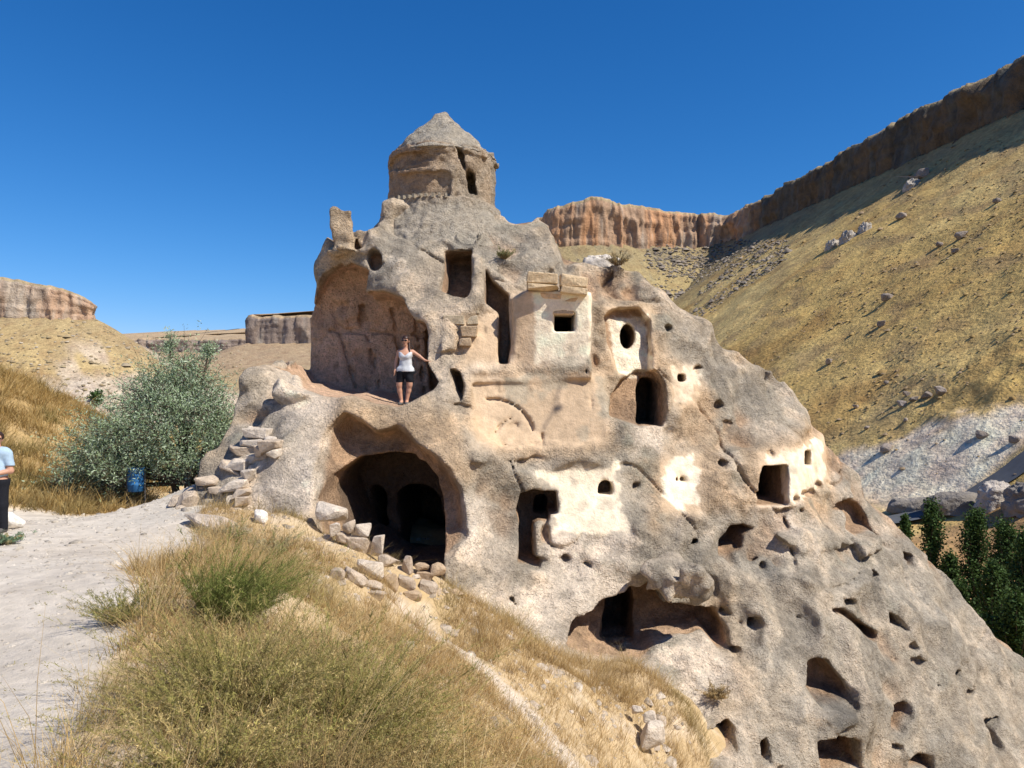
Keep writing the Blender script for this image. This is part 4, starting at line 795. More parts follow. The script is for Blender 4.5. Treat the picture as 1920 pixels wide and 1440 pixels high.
# a few long bent straws of the foreground
r_ = np.random.default_rng(31); n_ = 60; b_ = np.array([gpd(px, d) for px, d in zip(r_.uniform(650, 1000, n_), r_.uniform(3.6, 5.2, n_))]); V_, F_, c_, _ = ribbons(b_, r_.normal(0, .4, (n_, 3)) + [.35, 0, 1], r_.uniform(.5, .95, n_), .005, .4, 6, rc(STR, n_, r_), rc([(.74, .62, .36)], n_, r_), r_)
tag(mk('dry_grass', V_, F_, M['straw'], None, False, c_), 'long pale bent straws standing over the foreground grass', 'grass', kind='stuff')

# trees
def tube(pts, rad, k=7):
    pts = np.array(pts, float); n = len(pts); V = []
    for i in range(n):
        d = pts[min(i + 1, n - 1)] - pts[max(i - 1, 0)]; d /= np.linalg.norm(d) + 1e-9; u = np.cross(d, [.3, .9, .1]); u /= np.linalg.norm(u); w = np.cross(d, u)
        a = np.arange(k) * 2 * np.pi / k; V.append(pts[i] + (np.cos(a)[:, None] * u + np.sin(a)[:, None] * w) * rad[i])
    V = np.concatenate(V); F_ = []
    for i in range(n - 1):
        for j in range(k): F_.append((i * k + j, i * k + (j + 1) % k, (i + 1) * k + (j + 1) % k, (i + 1) * k + j))
    return V, np.array(F_), np.tile((.1, .08, .06), (len(V), 1))
def olive():
    r = np.random.default_rng(51); loc = np.array(gpd(352, 19.0)); e = empty('oleaster_tree', loc); tag(e, 'silvery green bushy tree beside the path left of the rock', 'tree')
    cl = [(345, 682, 19.3, .42, .40), (318, 650, 19.3, .12, .30), (392, 655, 19.4, .12, .25), (310, 715, 19.1, .55, .45), (368, 722, 19.3, .6, .5), (398, 760, 19.4, .45, .5), (270, 760, 18.9, .85, .55), (340, 760, 18.8, .9, .6), (400, 810, 19.2, .75, .6), (230, 800, 18.6, .75, .5), (300, 815, 18.5, .85, .5), (180, 840, 18.6, .7, .5),
          (150, 880, 18.6, .5, .4), (220, 870, 18.4, .7, .4), (350, 860, 18.6, .6, .4), (270, 880, 18.6, .5, .35), (418, 850, 19.6, .6, .6), (395, 895, 19.8, .6, .45), (420, 800, 19.8, .5, .5), (135, 910, 18.8, .3, .25), (300, 745, 19.8, .8, .6), (240, 850, 19.6, .9, .6), (170, 900, 19.3, .7, .4)]
    parts = []; LV = []; LC = []
    top = loc + [0.05, 0, .8]; parts.append(tube([loc - [0, 0, .2], loc + [.05, 0, .3], top], [.20, .16, .13])); parts.append(tube([loc + [-.25, .1, -.2], loc + [-.3, .1, .4], P(300, 800, 19)], [.12, .1, .05]))
    tw = []
    for px, py, d, rx, rz in cl:
        c = P(px, py, d); mid = top * .45 + c * .55 + r.normal(0, .12, 3); parts.append(tube([top, mid, c + [0, 0, .2 * rz]], [.075, .05, .018], 5))
        m = int(125 * (rx * rx * rz) ** (2 / 3) / .5) + 20
        for _ in range(m):
            v = r.normal(size=3); v /= np.linalg.norm(v); q = c + v * np.array([rx, rx, rz]) * r.uniform(.35, 1.05) ** .6; b = c + (q - c) * .35; l = r.uniform(.18, .62) * min(1, rx / .35); dirv = (q - b); dirv /= np.linalg.norm(dirv) + 1e-9; dirv = dirv + r.normal(0, .35, 3) + [0, 0, .1]; tip = q + dirv * l
            tw.append((b, q, tip)); k = r.integers(22, 36); t = r.uniform(0, 1, k)[:, None]; base = np.where(t < .4, b + (q - b) * (t / .4), q + (tip - q) * ((t - .4) / .6)); LV.append(base + r.normal(0, .055, (k, 3)))
            sh = r.uniform(.75, 1.2); LC.append(rc([(.40, .49, .33), (.31, .41, .23), (.49, .56, .42), (.23, .32, .15)], k, r) * sh)
    for b, q, tip in tw[::2]: parts.append(tube([b, q, tip], [.010, .007, .003], 3))
    V, Fc, c = join(parts); mk('trunk', V - loc, Fc, M['bark'], e, False, c)
    LV = np.concatenate(LV); LC = np.concatenate(LC); V, Fc, c = leaves(LV, .082, LC, r, .28, .2); mk('crown', V - loc, Fc, M['veg'], e, False, c)
olive()
def poplar(px, d, ztop, wid, seed, label, group, zb=None, nl=7000, ls=.30):
    r = np.random.default_rng(seed); x = (px - 960) / FPX * d; zb = float(terr_z(np.array([x]), np.array([d]))[0]) if zb is None else zb; loc = np.array([x, d, zb]); H = ztop - zb; e = empty('poplar_tree', loc); tag(e, label, 'tree', group)
    parts = [tube([[0, 0, -.3], [.1, 0, H * .5], [0, 0, H * .97]], [.22, .14, .02], 6)]; P_ = []; Cc = []; nb = 80
    for i in range(nb):
        t = .06 + .94 * (i / nb); a = r.uniform(0, 2 * np.pi); rr_ = wid * (np.sin(np.pi * min(1, t * .80 + .18)) ** .7) * r.uniform(.55, 1.15) * (1.0 if t < .93 else .45); z0 = t * H * .9; z1 = min(H, z0 + rr_ * 2.4 + .5); b = np.array([0, 0, z0]); q = np.array([np.cos(a) * rr_, np.sin(a) * rr_, z1]); parts.append(tube([b, (b + q) / 2 + [np.cos(a) * rr_ * .2, np.sin(a) * rr_ * .2, -.2], q], [.04, .03, .01], 3))
        m = nl // nb; u = r.uniform(.15, 1.05, m)[:, None]; P_.append(b + (q - b) * u + r.normal(0, wid * .17, (m, 3)) * [1, 1, 1.6]); Cc.append(rc([(.055, .10, .025), (.075, .13, .035), (.04, .075, .02)], m, r) * r.uniform(.75, 1.25))
    V, Fc, c = join(parts); mk('trunk', V, Fc, M['bark'], e, False, c)
    V, Fc, c = leaves(np.concatenate(P_), ls, np.concatenate(Cc), r, .75, .3); mk('crown', V, Fc, M['veg'], e, False, c)
G1 = 'poplars in the valley'
for i, (px, d, py, w, lab) in enumerate(((1697, 66, 955, .7, 'small poplar nearest the rock edge, leftmost of the valley poplars'), (1745, 60, 928, 1.15, 'tall slim poplar standing apart in front of the road'), (1832, 58, 945, 1.35, 'broad tall poplar in the middle of the valley row'), (1782, 56, 1030, .9, 'shorter poplar between the slim and the broad one'), (1885, 55, 968, 1.3, 'poplar right of the broad one with a lower top'), (1925, 50, 980, 1.3, 'poplar cut by the right edge of the picture'), (1865, 48, 1040, 1.2, 'dark poplar in front of the broad one'), (1800, 50, 1090, 1.0, 'lower dark poplar behind the rock slope'), (1905, 44, 1100, 1.2, 'nearest poplar at the lower right edge'), (1838, 45, 1150, 1.1, 'low poplar just showing over the rock slope'))):
    poplar(px, d, (720 - py) / FPX * d, w * .86, 600 + i, lab, G1, nl=10000, ls=.20)
for i, (px, d, py, w, lab) in enumerate(((150, 430, 755, 3.0, 'short far dark poplar left of the taller far one'), (165, 432, 748, 3.0, 'far dark poplar in the middle of the three'), (182, 428, 738, 3.4, 'tallest of the three far dark poplars by the pale slope'))):
    poplar(px, d, (720 - py) / FPX * d, w, 620 + i, lab, 'far poplars at the left', zb=(720 - 792) / FPX * d, nl=2400, ls=1.3)

# ------------------------------------------------------------------ people
def cap(g, a, b, ra, rb):
    X = g.ax[0][:, None, None]; Y = g.ax[1][None, :, None]; Z = g.ax[2][None, None, :]; a = np.array(a, float); b = np.array(b, float); e = b - a; l2 = (e ** 2).sum() + 1e-9
    t = np.clip(((X - a[0]) * e[0] + (Y - a[1]) * e[1] + (Z - a[2]) * e[2]) / l2, 0, 1)
    return np.sqrt((X - a[0] - t * e[0]) ** 2 + (Y - a[1] - t * e[1]) ** 2 + (Z - a[2] - t * e[2]) ** 2) - (ra + (rb - ra) * t)
def elli(g, c, r):
    X = g.ax[0][:, None, None] - c[0]; Y = g.ax[1][None, :, None] - c[1]; Z = g.ax[2][None, None, :] - c[2]; return (np.sqrt((X / r[0]) ** 2 + (Y / r[1]) ** 2 + (Z / r[2]) ** 2) - 1) * min(r)
def un(fs, k):
    o = fs[0]
    for f in fs[1:]: o = smin(o, f, k)
    return o
def hand(g, w, d, s=1.0, curl=.35, thumb=(0, -1, 0), nrm=(0, -1, 0)):
    """palm and five bent fingers leaving the wrist w along d"""
    d = np.array(d, float); d /= np.linalg.norm(d); nrm = np.array(nrm, float); u = np.cross(d, nrm); u /= np.linalg.norm(u); nrm = np.cross(u, d); w = np.array(w, float)
    f = un([cap(g, w, w + d * .07 * s + u * o * .022 * s, .018 * s, .016 * s) for o in (-1, 0, 1)], .01)
    for o, l in ((-1.5, .055), (-.5, .070), (.5, .075), (1.5, .068)):
        p0 = w + d * .075 * s + u * o * .017 * s; p1 = p0 + (d - nrm * curl * .5) * l * .5 * s; p2 = p1 + (d - nrm * curl * 1.6) * l * .5 * s; f = smin(f, np.minimum(cap(g, p0, p1, .0095 * s, .0085 * s), cap(g, p1, p2, .0085 * s, .007 * s)), .004)
    p0 = w + d * .02 * s + u * .03 * s; p1 = p0 + (d * .6 + u * .7) * .035 * s; p2 = p1 + (d * .9 + u * .1 - nrm * .3) * .03 * s
    return smin(f, np.minimum(cap(g, p0, p1, .012 * s, .010 * s), cap(g, p1, p2, .010 * s, .008 * s)), .006)
def part(g, f, name, m, parent, smooth=True):
    g.f = f.astype(np.float32).copy(); V, Fc = g.nets(); return mk(name, V, Fc, m, parent, smooth)
def head(g, c, s=1.0, yaw=0):
    """face looks to -y (turned by yaw); c = centre of the skull"""
    c = np.array(c, float); fw = np.array([math.sin(yaw), -math.cos(yaw), 0]); sd_ = np.array([math.cos(yaw), math.sin(yaw), 0])
    f = un([elli(g, c + [0, .01, .02], (.075 * s, .092 * s, .095 * s)), cap(g, c + fw * .03 - [0, 0, .03], c + fw * .045 - [0, 0, .085], .055 * s, .034 * s)], .03)
    f = un([f, cap(g, c + fw * .085 + [0, 0, .005], c + fw * .105 - [0, 0, .032], .010, .014), elli(g, c + sd_ * .078 - [0, 0, .012], (.012, .022, .030)), elli(g, c - sd_ * .078 - [0, 0, .012], (.012, .022, .030)), cap(g, c + fw * .082 - sd_ * .018 - [0, 0, .055], c + fw * .082 + sd_ * .018 - [0, 0, .055], .009, .009)], .012)
    for o in (-1, 1): f = smax(f, -elli(g, c + fw * .098 + sd_ * o * .032 + [0, 0, .008], (.017, .012, .010)), .008)
    return f, fw, sd_
def facebits(e, c, fw, sd_, shades=True):
    def tb(nm, pts, rad, m, par=e):
        V, Fc, _ = tube(pts, rad, 8); return mk(nm, V, Fc, m, par, True)
    for o in (-1, 1):
        p = c + fw * .092 + sd_ * o * .032 + np.array([0, 0, .008]); bm = bmesh.new(); bmesh.ops.create_uvsphere(bm, u_segments=10, v_segments=6, radius=.011); me = bpy.data.meshes.new('eye'); bm.to_mesh(me); bm.free(); q = obj('eye', me, M['white'], e); q.location = p
    tb('mouth', [c + fw * .094 + sd_ * t * .024 - np.array([0, 0, .056 + .003 * t * t]) - fw * .006 * t * t for t in (-1, -.5, 0, .5, 1)], [.002, .005, .0055, .005, .002], M['lip'])
    if shades:
        g = empty('sunglasses', (0, 0, 0)); g.parent = e; frame = None
        for o in (-1, 1):
            bm = bmesh.new(); bmesh.ops.create_uvsphere(bm, u_segments=14, v_segments=8, radius=1)
            for v in bm.verts: w_ = sd_ * v.co.x * .033 + fw * v.co.y * .012 + np.array([0, 0, v.co.z * .023]); v.co = Vector(w_)
            me = bpy.data.meshes.new('lens'); bm.to_mesh(me); bm.free(); q = obj('lens', me, M['lens'], g); q.location = c + fw * .106 + sd_ * o * .035 + np.array([0, 0, .006])
        tb('frame', [c - sd_ * .08 + fw * .0 + [0, 0, .012], c - sd_ * .074 + fw * .09 + [0, 0, .014], c + fw * .116 + [0, 0, .014], c + sd_ * .074 + fw * .09 + [0, 0, .014], c + sd_ * .08 + [0, 0, .012]], [.004] * 5, M['lens'], g)
def woman():
    x, y = P(758, 0, 17.15)[0], 17.15; z = rock_floor(x, y, .4); e = empty('person', (x, y, z)); tag(e, 'woman in grey tank top and black shorts standing in the upper chamber, hand on rock', 'person')
    g = Grid((-.40, -.30, -.02), (.72, .28, 1.70), .0095); hc = np.array([.035, -.03, 1.475])
    hf, fw, sd_ = head(g, hc, .95, -.15)
    torso = un([cap(g, (.03, 0, .83), (.035, 0, .98), .125, .110), cap(g, (.035, 0, .98), (.035, .0, 1.17), .105, .115), cap(g, (-.07, 0, 1.21), (.14, 0, 1.20), .072, .072), elli(g, (-.02, -.085, 1.13), (.062, .06, .062)), elli(g, (.09, -.085, 1.13), (.062, .06, .062))], .06)
    hips = un([cap(g, (-.055, 0, .80), (.11, 0, .80), .105, .105), cap(g, (-.06, 0, .80), (-.115, -.01, .47), .092, .058), cap(g, (.105, 0, .80), (.125, -.01, .47), .092, .058)], .04)
    legs = un([cap(g, (-.115, -.01, .50), (-.105, .01, .33), .056, .054), cap(g, (-.105, .015, .34), (-.065, .01, .09), .055, .034), cap(g, (.125, -.01, .50), (.10, .01, .33), .056, .054), cap(g, (.10, .015, .34), (.055, .01, .09), .055, .034), cap(g, (-.065, .01, .08), (-.085, -.13, .04), .036, .030), cap(g, (.055, .01, .08), (.065, -.13, .04), .036, .030)], .03)
    arms = un([cap(g, (.19, .0, 1.235), (.345, -.01, 1.13), .046, .037), cap(g, (.345, -.01, 1.13), (.48, -.05, 1.03), .037, .025), hand(g, (.485, -.05, 1.028), (1, -.15, -.12), 1, .3, nrm=(0, 0, 1)), cap(g, (-.125, 0, 1.235), (-.185, .02, 1.03), .045, .036), cap(g, (-.185, .02, 1.03), (-.205, -.03, .82), .036, .024), hand(g, (-.206, -.032, .815), (-.05, -.1, -1), 1, .4, nrm=(1, 0, 0))], .02)
    neck = cap(g, (.035, .005, 1.22), (.035, -.01, 1.42), .055, .048)
    body = un([un([torso, hips, legs], .05), arms], .035); body = un([un([body, neck], .05), hf], .02)
    part(g, body, 'body', M['skin'], e)
    X = g.ax[0][:, None, None]; Y = g.ax[1][None, :, None]; Z = g.ax[2][None, None, :]
    neckl = Z - 1.20 + .9 * np.maximum(0, .10 - abs(X - .035)) - .02
    wr = .012 * g.noise(.07, 3)
    part(g, np.maximum(np.maximum(smin(torso, hips, .05) - .016 - wr, .77 - Z), np.maximum(neckl, np.where(Z > 1.05, abs(X - .035) - .155, -1))), 'tank_top', M['grey_cloth'], e)
    for o in (-1, 1):
        V, Fc, _ = tube([(.035 + o * .088, -.075, 1.16), (.035 + o * .095, -.055, 1.24), (.035 + o * .095, .0, 1.288), (.035 + o * .09, .06, 1.25)], [.017, .014, .014, .016], 6); mk('strap', V, Fc, M['grey_cloth'], e, True)
    part(g, np.maximum(np.maximum(hips - .018 - .01 * g.noise(.06, 4), .53 - Z), Z - .785), 'shorts', M['black_cloth'], e)
    face = fw[0] * (X - hc[0]) + fw[1] * (Y - hc[1])
    hair = np.maximum(elli(g, hc + [0, .012, .025], (.085, .104, .106)), np.minimum(face - .03, (hc[2] + .052) - Z)); hair = smin(hair, cap(g, hc + [.075, .03, -.04], hc + [.105, -.07, -.30], .026, .016), .02)
    part(g, hair, 'hair', M['hair'], e)
    for a, b in (((-.066, .04, .045), (-.09, -.15, .035)), ((.056, .04, .045), (.066, -.15, .035))): part(g, np.maximum(un([cap(g, a, b, .046, .040), cap(g, a, np.array(a) + [0, 0, .05], .045, .043)], .02), .0 - Z), 'shoe', M['shoe'], e)
    facebits(e, hc, fw, sd_)
woman()
def man():
    d = 12.9; x = (-8 - 960) / FPX * d; z = float(gz(x, d)) + .005; e = empty('person', (x, d, z)); tag(e, 'man in light blue shirt and black trousers, cut by the left edge of the picture', 'person')
    g = Grid((-.38, -.38, -.02), (.40, .26, 1.80), .0105); hc = np.array([.045, -.03, 1.625]); hf, fw, sd_ = head(g, hc, 1.03, .5)
    torso = un([cap(g, (0, 0, .92), (0, -.02, 1.10), .15, .165), cap(g, (0, -.02, 1.10), (0, .0, 1.30), .165, .15), cap(g, (-.15, 0, 1.385), (.15, 0, 1.385), .08, .08)], .08)
    legs = un([cap(g, (-.08, 0, .90), (.08, 0, .90), .125, .125), cap(g, (-.09, 0, .88), (-.10, -.01, .48), .105, .075), cap(g, (.09, 0, .88), (.11, -.01, .48), .105, .075), cap(g, (-.10, -.01, .48), (-.10, .01, .09), .072, .055), cap(g, (.11, -.01, .48), (.12, .01, .09), .072, .055)], .04)
    up = un([cap(g, (.20, 0, 1.37), (.255, .0, 1.07), .060, .048), cap(g, (-.20, 0, 1.37), (-.26, .03, 1.08), .060, .048)], .02)
    fo = un([cap(g, (.255, 0, 1.07), (.11, -.21, 1.03), .047, .030), hand(g, (.10, -.215, 1.03), (-1, -.35, 0), 1.08, .7, nrm=(0, 0, 1)), cap(g, (-.26, .03, 1.08), (-.13, -.19, 1.02), .047, .030), hand(g, (-.125, -.195, 1.02), (1, -.35, 0), 1.08, .7, nrm=(0, 0, 1))], .02)
    body = un([torso, legs], .05); body = un([body, up, fo], .03); body = un([un([body, cap(g, (0, 0, 1.38), (.03, -.01, 1.56), .062, .058)], .05), hf], .02); part(g, body, 'body', M['skin'], e)
    X = g.ax[0][:, None, None]; Y = g.ax[1][None, :, None]; Z = g.ax[2][None, None, :]; wr = .012 * g.noise(.08, 5)
    sh = smin(torso - .02, np.maximum(up - .022, 1.16 - Z), .03) - wr; part(g, np.maximum(np.maximum(sh, .86 - Z), -elli(g, (.0, -.02, 1.50), (.09, .09, .07))), 'shirt', M['blue_cloth'], e)
    part(g, np.maximum(np.maximum(legs - .02, .06 - Z), Z - .93), 'trousers', M['black_cloth'], e)
    face = fw[0] * (X - hc[0]) + fw[1] * (Y - hc[1]); part(g, np.maximum(elli(g, hc + [0, .012, .028], (.088, .106, .102)), np.minimum(face - .04, hc[2] + .06 - Z)), 'hair', M['hair'], e)
    for a in (-.10, .12): part(g, np.maximum(un([cap(g, (a, .05, .045), (a * 1.08, -.17, .04), .05, .045), cap(g, (a, .03, .05), (a, .03, .1), .05, .05)], .02), -Z), 'shoe', M['shoe'], e)
    facebits(e, hc, fw, sd_); return e, (x, d, z)
mn, ml = man()
bm = bmesh.new(); bmesh.ops.create_cube(bm, size=1); bmesh.ops.scale(bm, vec=(.075, .012, .14), verts=bm.verts[:]); bmesh.ops.bevel(bm, geom=bm.edges[:], offset=.004, segments=2, affect='EDGES'); me = bpy.data.meshes.new('phone'); bm.to_mesh(me); bm.free()
ph = obj('phone', me, M['white']); ph.location = (ml[0] + .02, ml[1] - .30, ml[2] + 1.035); ph.rotation_euler = (.5, .25, .2); tag(ph, 'white phone held in both hands by the man at the left edge', 'phone')

# ------------------------------------------------------------------ small things
def bin_():
    x, y = P(255, 0, 18.3)[0], 18.3; z = float(gz(x, y)); e = empty('waste_bin', (x, y, z)); tag(e, 'blue metal waste bin half hidden under the silvery tree', 'bin')
    n = 20; prof = [(0, .46, .17), (1, .47, .185), (2, .62, .19), (3, .64, .20), (4, .66, .19), (5, .84, .19), (6, .86, .20), (7, .88, .19), (8, 1.02, .19), (9, 1.04, .205), (10, 1.05, .195)]
    V = []; F_ = []
    for k, h, r in prof:
        for j in range(n): a = 2 * np.pi * j / n; V.append((r * math.cos(a), r * math.sin(a), h + .08))
    for k in range(len(prof) - 1):
        for j in range(n): F_.append((k * n + j, k * n + (j + 1) % n, (k + 1) * n + (j + 1) % n, (k + 1) * n + j))
    mk('drum', V, F_, M['blue_bin'], e, True); 
    a = np.arange(n) * 2 * np.pi / n; V = np.concatenate([np.c_[.175 * np.cos(a), .175 * np.sin(a), np.full(n, 1.08)], [[0, 0, 1.08]]]); mk('liner', V, [(j, (j + 1) % n, n, n) if False else (j, (j + 1) % n, n) for j in range(n)], M['black_cloth'], e)
    for o in (-1, 1):
        V, F2, _ = tube([(o * .22, 0, -.05), (o * .22, 0, 1.0)], [.022, .022], 8); mk('post', V, F2, M['shoe'], e, True)
bin_()
def bird():
    """a bird gliding between the sun and the face; its shadow falls on the carved wall"""
    w = P(1052, 757, hit(1052, 757)); p = w + np.array(SD) * 13.0; e = empty('bird', tuple(p)); tag(e, 'dark bird gliding high to the right, casting the slanting shadow on the wall', 'bird')
    V, F_, _ = tube([(0, -.20, 0), (0, -.16, .005), (0, -.06, 0), (0, .08, 0), (0, .2, .0), (0, .30, 0)], [.008, .028, .045, .04, .018, .006], 8); mk('body', V, F_, M['feather'], e, True)
    for o in (-1, 1):
        V = [(0, -.05, .01), (o * .16, -.09, .05), (o * .34, -.02, .06), (o * .30, .05, .055), (o * .15, .05, .045), (0, .08, .01)]; V = V + [(a, b, c - .012) for a, b, c in V]; F2 = [(0, 1, 4, 5), (1, 2, 3, 4), (6, 11, 10, 7), (7, 10, 9, 8)] + [(i, i + 6, (i + 1) % 6 + 6, (i + 1) % 6) for i in range(6)]; mk('wing', V, F2, M['feather'], e)
    mk('tail', [(-.02, .2, 0), (.02, .2, 0), (.06, .36, 0), (-.06, .36, 0), (-.02, .2, -.01), (.02, .2, -.01), (.06, .36, -.01), (-.06, .36, -.01)], [(0, 1, 2, 3), (4, 7, 6, 5), (0, 4, 5, 1), (1, 5, 6, 2), (2, 6, 7, 3), (3, 7, 4, 0)], M['feather'], e)
    by = -SD.normalized(); wx = Vector((.5, 0, .86)); wx = (wx - by * wx.dot(by)).normalized(); uz = wx.cross(by); e.rotation_euler = Matrix((wx, by, uz)).transposed().to_euler(); e.scale = (1.25, 1.25, 2.4)
bird()

# ------------------------------------------------------------------ stones and scrub of the hillsides
def hillhit(px, py):
    d = np.geomspace(60, 1200, 400); x = (px - 960) / FPX * d; z = (720 - py) / FPX * d; k = np.argmax(z < terr_z(x, d)); d = np.linspace(d[max(k - 1, 0)], d[k], 40); x = (px - 960) / FPX * d; z = (720 - py) / FPX * d; t = terr_z(x, d); k = np.argmax(z < t); return np.array([x[k], d[k], t[k]])
HB = [(1800, 448, 20, 'single grey boulder high on the right hillside below the shaded cliff'), (1762, 462, 15, 'flat dark boulder left of the single grey one'), (1790, 475, 13, 'small dark stone just under the grey boulder high on the hill'), (1765, 738, 22, 'large grey boulder at the right end of the cluster of boulders'), (1738, 745, 17, 'rounded boulder second from the right in the cluster'), (1712, 752, 14, 'small boulder in the middle of the cluster'), (1692, 762, 17, 'boulder at the left end of the cluster, lowest of them'), (1700, 742, 13, 'stone on top of the left side of the cluster'),
      (1662, 845, 22, 'brown boulder above the pale bare tuff'), (1840, 820, 20, 'boulder sitting on the pale bare tuff'), (1905, 828, 18, 'boulder on the pale tuff near the right edge'), (1555, 682, 15, 'two tone stone on the open slope above the rock ridge'), (1665, 562, 18, 'dark stone patch in the middle of the open slope'), (1652, 612, 17, 'grey stone below the dark patch on the open slope'), (1372, 670, 12, 'dark stone just above the rock ridge'), (1605, 765, 10, 'small stone left of the cluster of boulders'), (1662, 720, 10, 'small stone above the cluster of boulders'),
      (1698, 790, 10, 'small dark stone under the cluster of boulders'), (1725, 335, 26, 'block fallen from the cliff at the edge of its shadow'), (1870, 380, 14, 'stone high up near the right edge'), (1625, 805, 10, 'small pale stone low on the slope'), (1690, 410, 18, 'stone beside the pale ribs below the cliff')]
for i, (px, py, w, lab) in enumerate(HB):
    p = hillhit(px, py); sz = w / FPX * p[1] * 1.25; o = obj('boulder', stone_mesh('boulder', sz, sz * .8, sz * .75, 700 + i, .2, (.27, .225, .19)), M['cliff']); o.location = p + np.array([0, 0, sz * .2]); o.rotation_euler = (0, 0, i * 1.3); tag(o, lab, 'boulder', 'boulders on the right hillside')
def outcrop(name, px, py, w, h, dp, seed, lab, col, ribs=False, cat='rock outcrop', group='rock outcrops of the hillsides', sink=.1):
    p = hillhit(px, py); d = p[1]; sx, sz = w / FPX * d / 2, h / FPX * d / 2; sy = sx * dp
    n, m = 48, 26; u = np.linspace(0, 2 * np.pi, n, endpoint=False); v = np.linspace(-.35, np.pi / 2, m); U, Vv = np.meshgrid(u, v, indexing='ij'); D = np.stack([np.cos(U) * np.cos(Vv), np.sin(U) * np.cos(Vv), np.sin(Vv)], -1)
    D = np.sign(D) * abs(D) ** .75; q = D * [sx, sy, sz]; k = 1 + .30 * fbm(q + seed * 9, sx * .5, 4, seed) + (.16 * (1 - 2 * abs(vn(np.stack([q[..., 0] + .3 * q[..., 2], q[..., 1]], -1), sx * .22, seed + 2))) if ribs else .12 * (1 - 2 * abs(vn(q + seed, sx * .3, seed + 3))))
    V = q * k[..., None]; I = np.arange(n * m).reshape(n, m); F_ = np.stack([I, np.roll(I, -1, 0)], -1); Fc = np.stack([F_[:, :-1, 0], F_[:, :-1, 1], F_[:, 1:, 1], F_[:, 1:, 0]], -1).reshape(-1, 4)
    c = np.array(col) * (1 + .22 * fbm(q.reshape(-1, 3), sx * .3, 3, seed))[:, None]; o = mk(name, V.reshape(-1, 3), Fc, M['cliff'], None, True, c); o.location = p - np.array([0, 0, sz * sink]); tag(o, lab, cat, group)
for i, a in enumerate(((1720, 950, 90, 34, .6, 'low dark rock ledge at the left end of the valley foot'), (1800, 948, 120, 50, .6, 'fractured dark rock face above the road, middle one'), (1868, 940, 64, 74, .7, 'smooth round grey dome of tuff above the road'), (1925, 945, 70, 80, .8, 'dark rock mass at the right edge above the road'))):
    outcrop('rock_outcrop', *a[:5], 720 + i, a[5], (.22, .195, .17) if i != 2 else (.44, .39, .34))
for i, (px, py, w, h, lab) in enumerate(((1562, 462, 22, 34, 'lowest and leftmost pale rib of rock below the shaded cliff'), (1590, 450, 24, 42, 'middle pale rib of rock below the shaded cliff'), (1622, 432, 22, 36, 'upper right pale rib of rock below the shaded cliff'))): outcrop('rock_outcrop', px, py, w, h, 1.3, 730 + i, lab, (.42, .375, .32), True, sink=.35)
outcrop('rock_outcrop', 1712, 348, 30, 34, .9, 741, 'pale rounded knob below the shaded cliff', (.40, .36, .31), sink=.4); outcrop('rock_outcrop', 1128, 492, 66, 30, .6, 742, 'white rock band under the orange cliff', (.62, .55, .47), True, sink=.3)
def scrub(name, n, test, size, cols, seed, label, prob=None):
    """low scrub and small stones strewn over the slopes: thousands of small low lumps"""
    r = np.random.default_rng(seed); px = r.uniform(*test[0], n); py = r.uniform(*test[1], n); X = []
    d = np.geomspace(70, 1000, 70)
    x = (px[:, None] - 960) / FPX * d; z = (720 - py[:, None]) / FPX * d; t = np.concatenate([terr_z(x[i:i + 1500], np.broadcast_to(d, x[i:i + 1500].shape)) for i in range(0, n, 1500)]); k = np.argmax(z < t, 1); ok = (z < t).any(1) & (k > 0)
    i = np.arange(n)[ok]; k = k[ok]; e0 = z[i, k - 1] - t[i, k - 1]; e1 = z[i, k] - t[i, k]; dd = d[k - 1] + (d[k] - d[k - 1]) * e0 / (e0 - e1); xx = (px[i] - 960) / FPX * dd; zz = terr_z(xx, dd)
    if prob is not None: kk = r.random(len(xx)) < prob(xx, dd, zz); xx, dd, zz = xx[kk], dd[kk], zz[kk]
    m = len(xx); s_ = size * np.exp(r.normal(0, .45, m)) * (.6 + dd / 450)
    a = np.arange(5) * 2 * np.pi / 5; ring = np.c_[np.cos(a), np.sin(a), np.zeros(5)]; base = np.r_[ring, ring * [.6, .6, 0] + [0, 0, .5], [[0, 0, .62]]]
    V = base[None] * (s_[:, None, None] * r.uniform(.6, 1.3, (m, 11, 1))) + np.stack([xx, dd, zz - .1 * s_], 1)[:, None]
    f = [(j, (j + 1) % 5, 5 + (j + 1) % 5) for j in range(5)] + [(j, 5 + (j + 1) % 5, 5 + j) for j in range(5)] + [(5 + j, 5 + (j + 1) % 5, 10) for j in range(5)]
    Fc = (np.array(f)[None] + (np.arange(m) * 11)[:, None, None]).reshape(-1, 3); c = np.repeat(rc(cols, m, r), 11, 0)
    tag(mk(name, V.reshape(-1, 3), Fc, M['soil'], None, False, c), label, 'scrub', kind='stuff')
scrub('hillside_scrub', 6500, ((1250, 2000), (260, 900)), .34, [(.30, .20, .08), (.22, .16, .09), (.36, .25, .10), (.26, .19, .12)], 41, 'low dry scrub and small stones over the right hillside', lambda x, y, z: (.25 + .75 * sst(-.2, .4, fbm(np.stack([x, y], -1), 30, 3, 91))) * (1 - .93 * sst(-4, -8, z + .36 * (y - 140)) * (y < 235)))
scrub('rubble', 8000, ((1050, 1480), (450, 640)), .50, [(.20, .165, .13), (.26, .22, .18), (.15, .13, .11)], 42, 'dark fallen rubble in the gully under the orange cliff', lambda x, y, z: sst(.05, .4, fbm(np.stack([x, y], -1), 40, 3, 92) + .55 * sst(110, 170, x)))
scrub('hillside_scrub', 3500, ((-60, 460), (560, 800)), .45, [(.30, .24, .14), (.26, .20, .12), (.40, .34, .26)], 43, 'low dry scrub over the left hillside', lambda x, y, z: .5 * (x < -120))

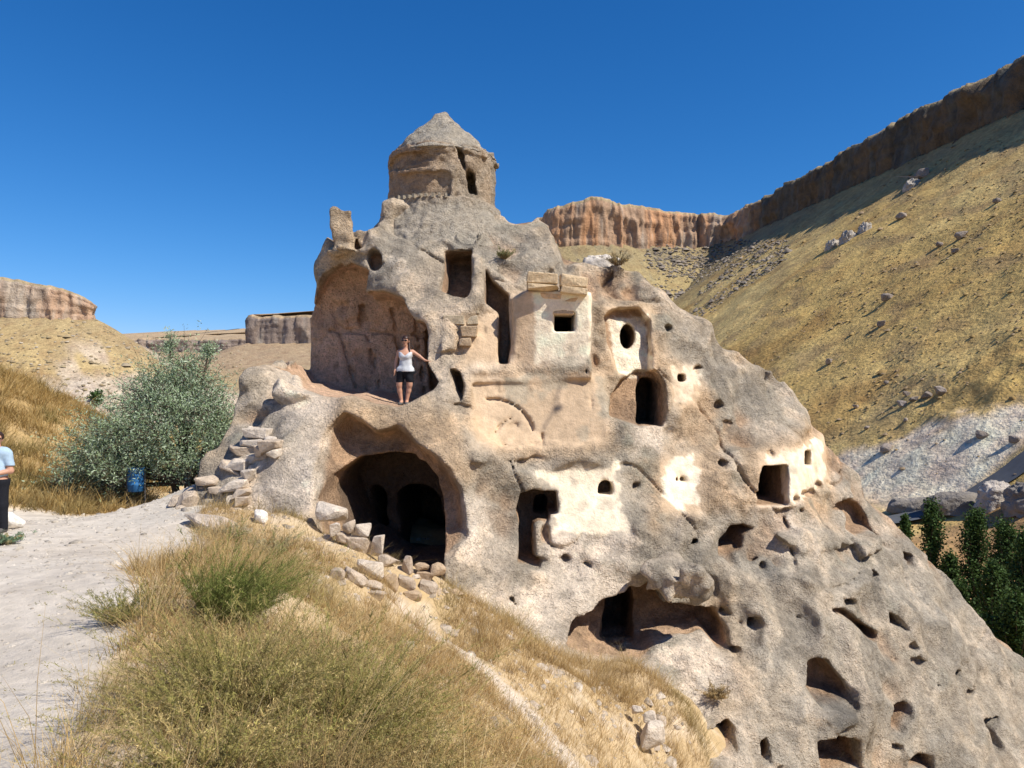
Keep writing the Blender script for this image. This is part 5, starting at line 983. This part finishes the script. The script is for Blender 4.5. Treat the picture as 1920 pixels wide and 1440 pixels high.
# ------------------------------------------------------------------ pebbles and chips
def lumps(name, x, y, sz, cols, seed, label, sink=.3):
    r = np.random.default_rng(seed); m = len(x); z = gz(x, y); a = np.arange(6) * np.pi / 3; ring = np.c_[np.cos(a), np.sin(a), np.zeros(6)]; base = np.r_[ring, ring * [.7, .7, 0] + [0, 0, .55], [[0, 0, .72]]]
    V = base[None] * (sz[:, None, None] * r.uniform(.6, 1.25, (m, 13, 1))) + np.stack([x, y, z - sz * sink], 1)[:, None]
    f = [(j, (j + 1) % 6, 6 + (j + 1) % 6) for j in range(6)] + [(j, 6 + (j + 1) % 6, 6 + j) for j in range(6)] + [(6 + j, 6 + (j + 1) % 6, 12) for j in range(6)]
    tag(mk(name, V.reshape(-1, 3), (np.array(f)[None] + (np.arange(m) * 13)[:, None, None]).reshape(-1, 3), M['block'], None, False, np.repeat(rc(cols, m, r), 13, 0)), label, 'stones', kind='stuff')
r_ = np.random.default_rng(81); x_ = r_.uniform(-10, -1.5, 9000); y_ = 3 + 14 * r_.random(9000) ** 1.3; k_ = (r_.random(9000) < pathmask(x_, y_)) ; x_, y_ = x_[k_], y_[k_]
lumps('gravel', x_, y_, .008 * np.exp(r_.normal(0, .6, len(x_))) * (.6 + y_ / 9), [(.52, .46, .38), (.60, .54, .46), (.40, .35, .29)], 82, 'small gravel strewn over the pale path')
q_ = [(gp(px, py)) for px, py in zip(np.r_[r_.uniform(560, 850, 260), r_.uniform(330, 560, 160)], np.r_[r_.uniform(1000, 1125, 260), r_.uniform(935, 1000, 160)])]; q_ = np.array(q_)
lumps('stone_chips', q_[:, 0], q_[:, 1], .035 * np.exp(r_.normal(0, .55, len(q_))), [WH, BE, OR, (.40, .34, .27)], 83, 'small broken stone chips around the tumbled walls and stairs')
x_ = r_.uniform(-1.5, 3.5, 900); y_ = r_.uniform(8.5, 14, 900); k_ = (gz(x_, y_) < 0) & (Fh(x_, gz(x_, y_)) > y_); lumps('stone_chips', x_[k_], y_[k_], .03 * np.exp(r_.normal(0, .7, k_.sum())), [WH, BE, (.40, .34, .27)], 84, 'pale stone chips in the gully and grass of the lower slope')
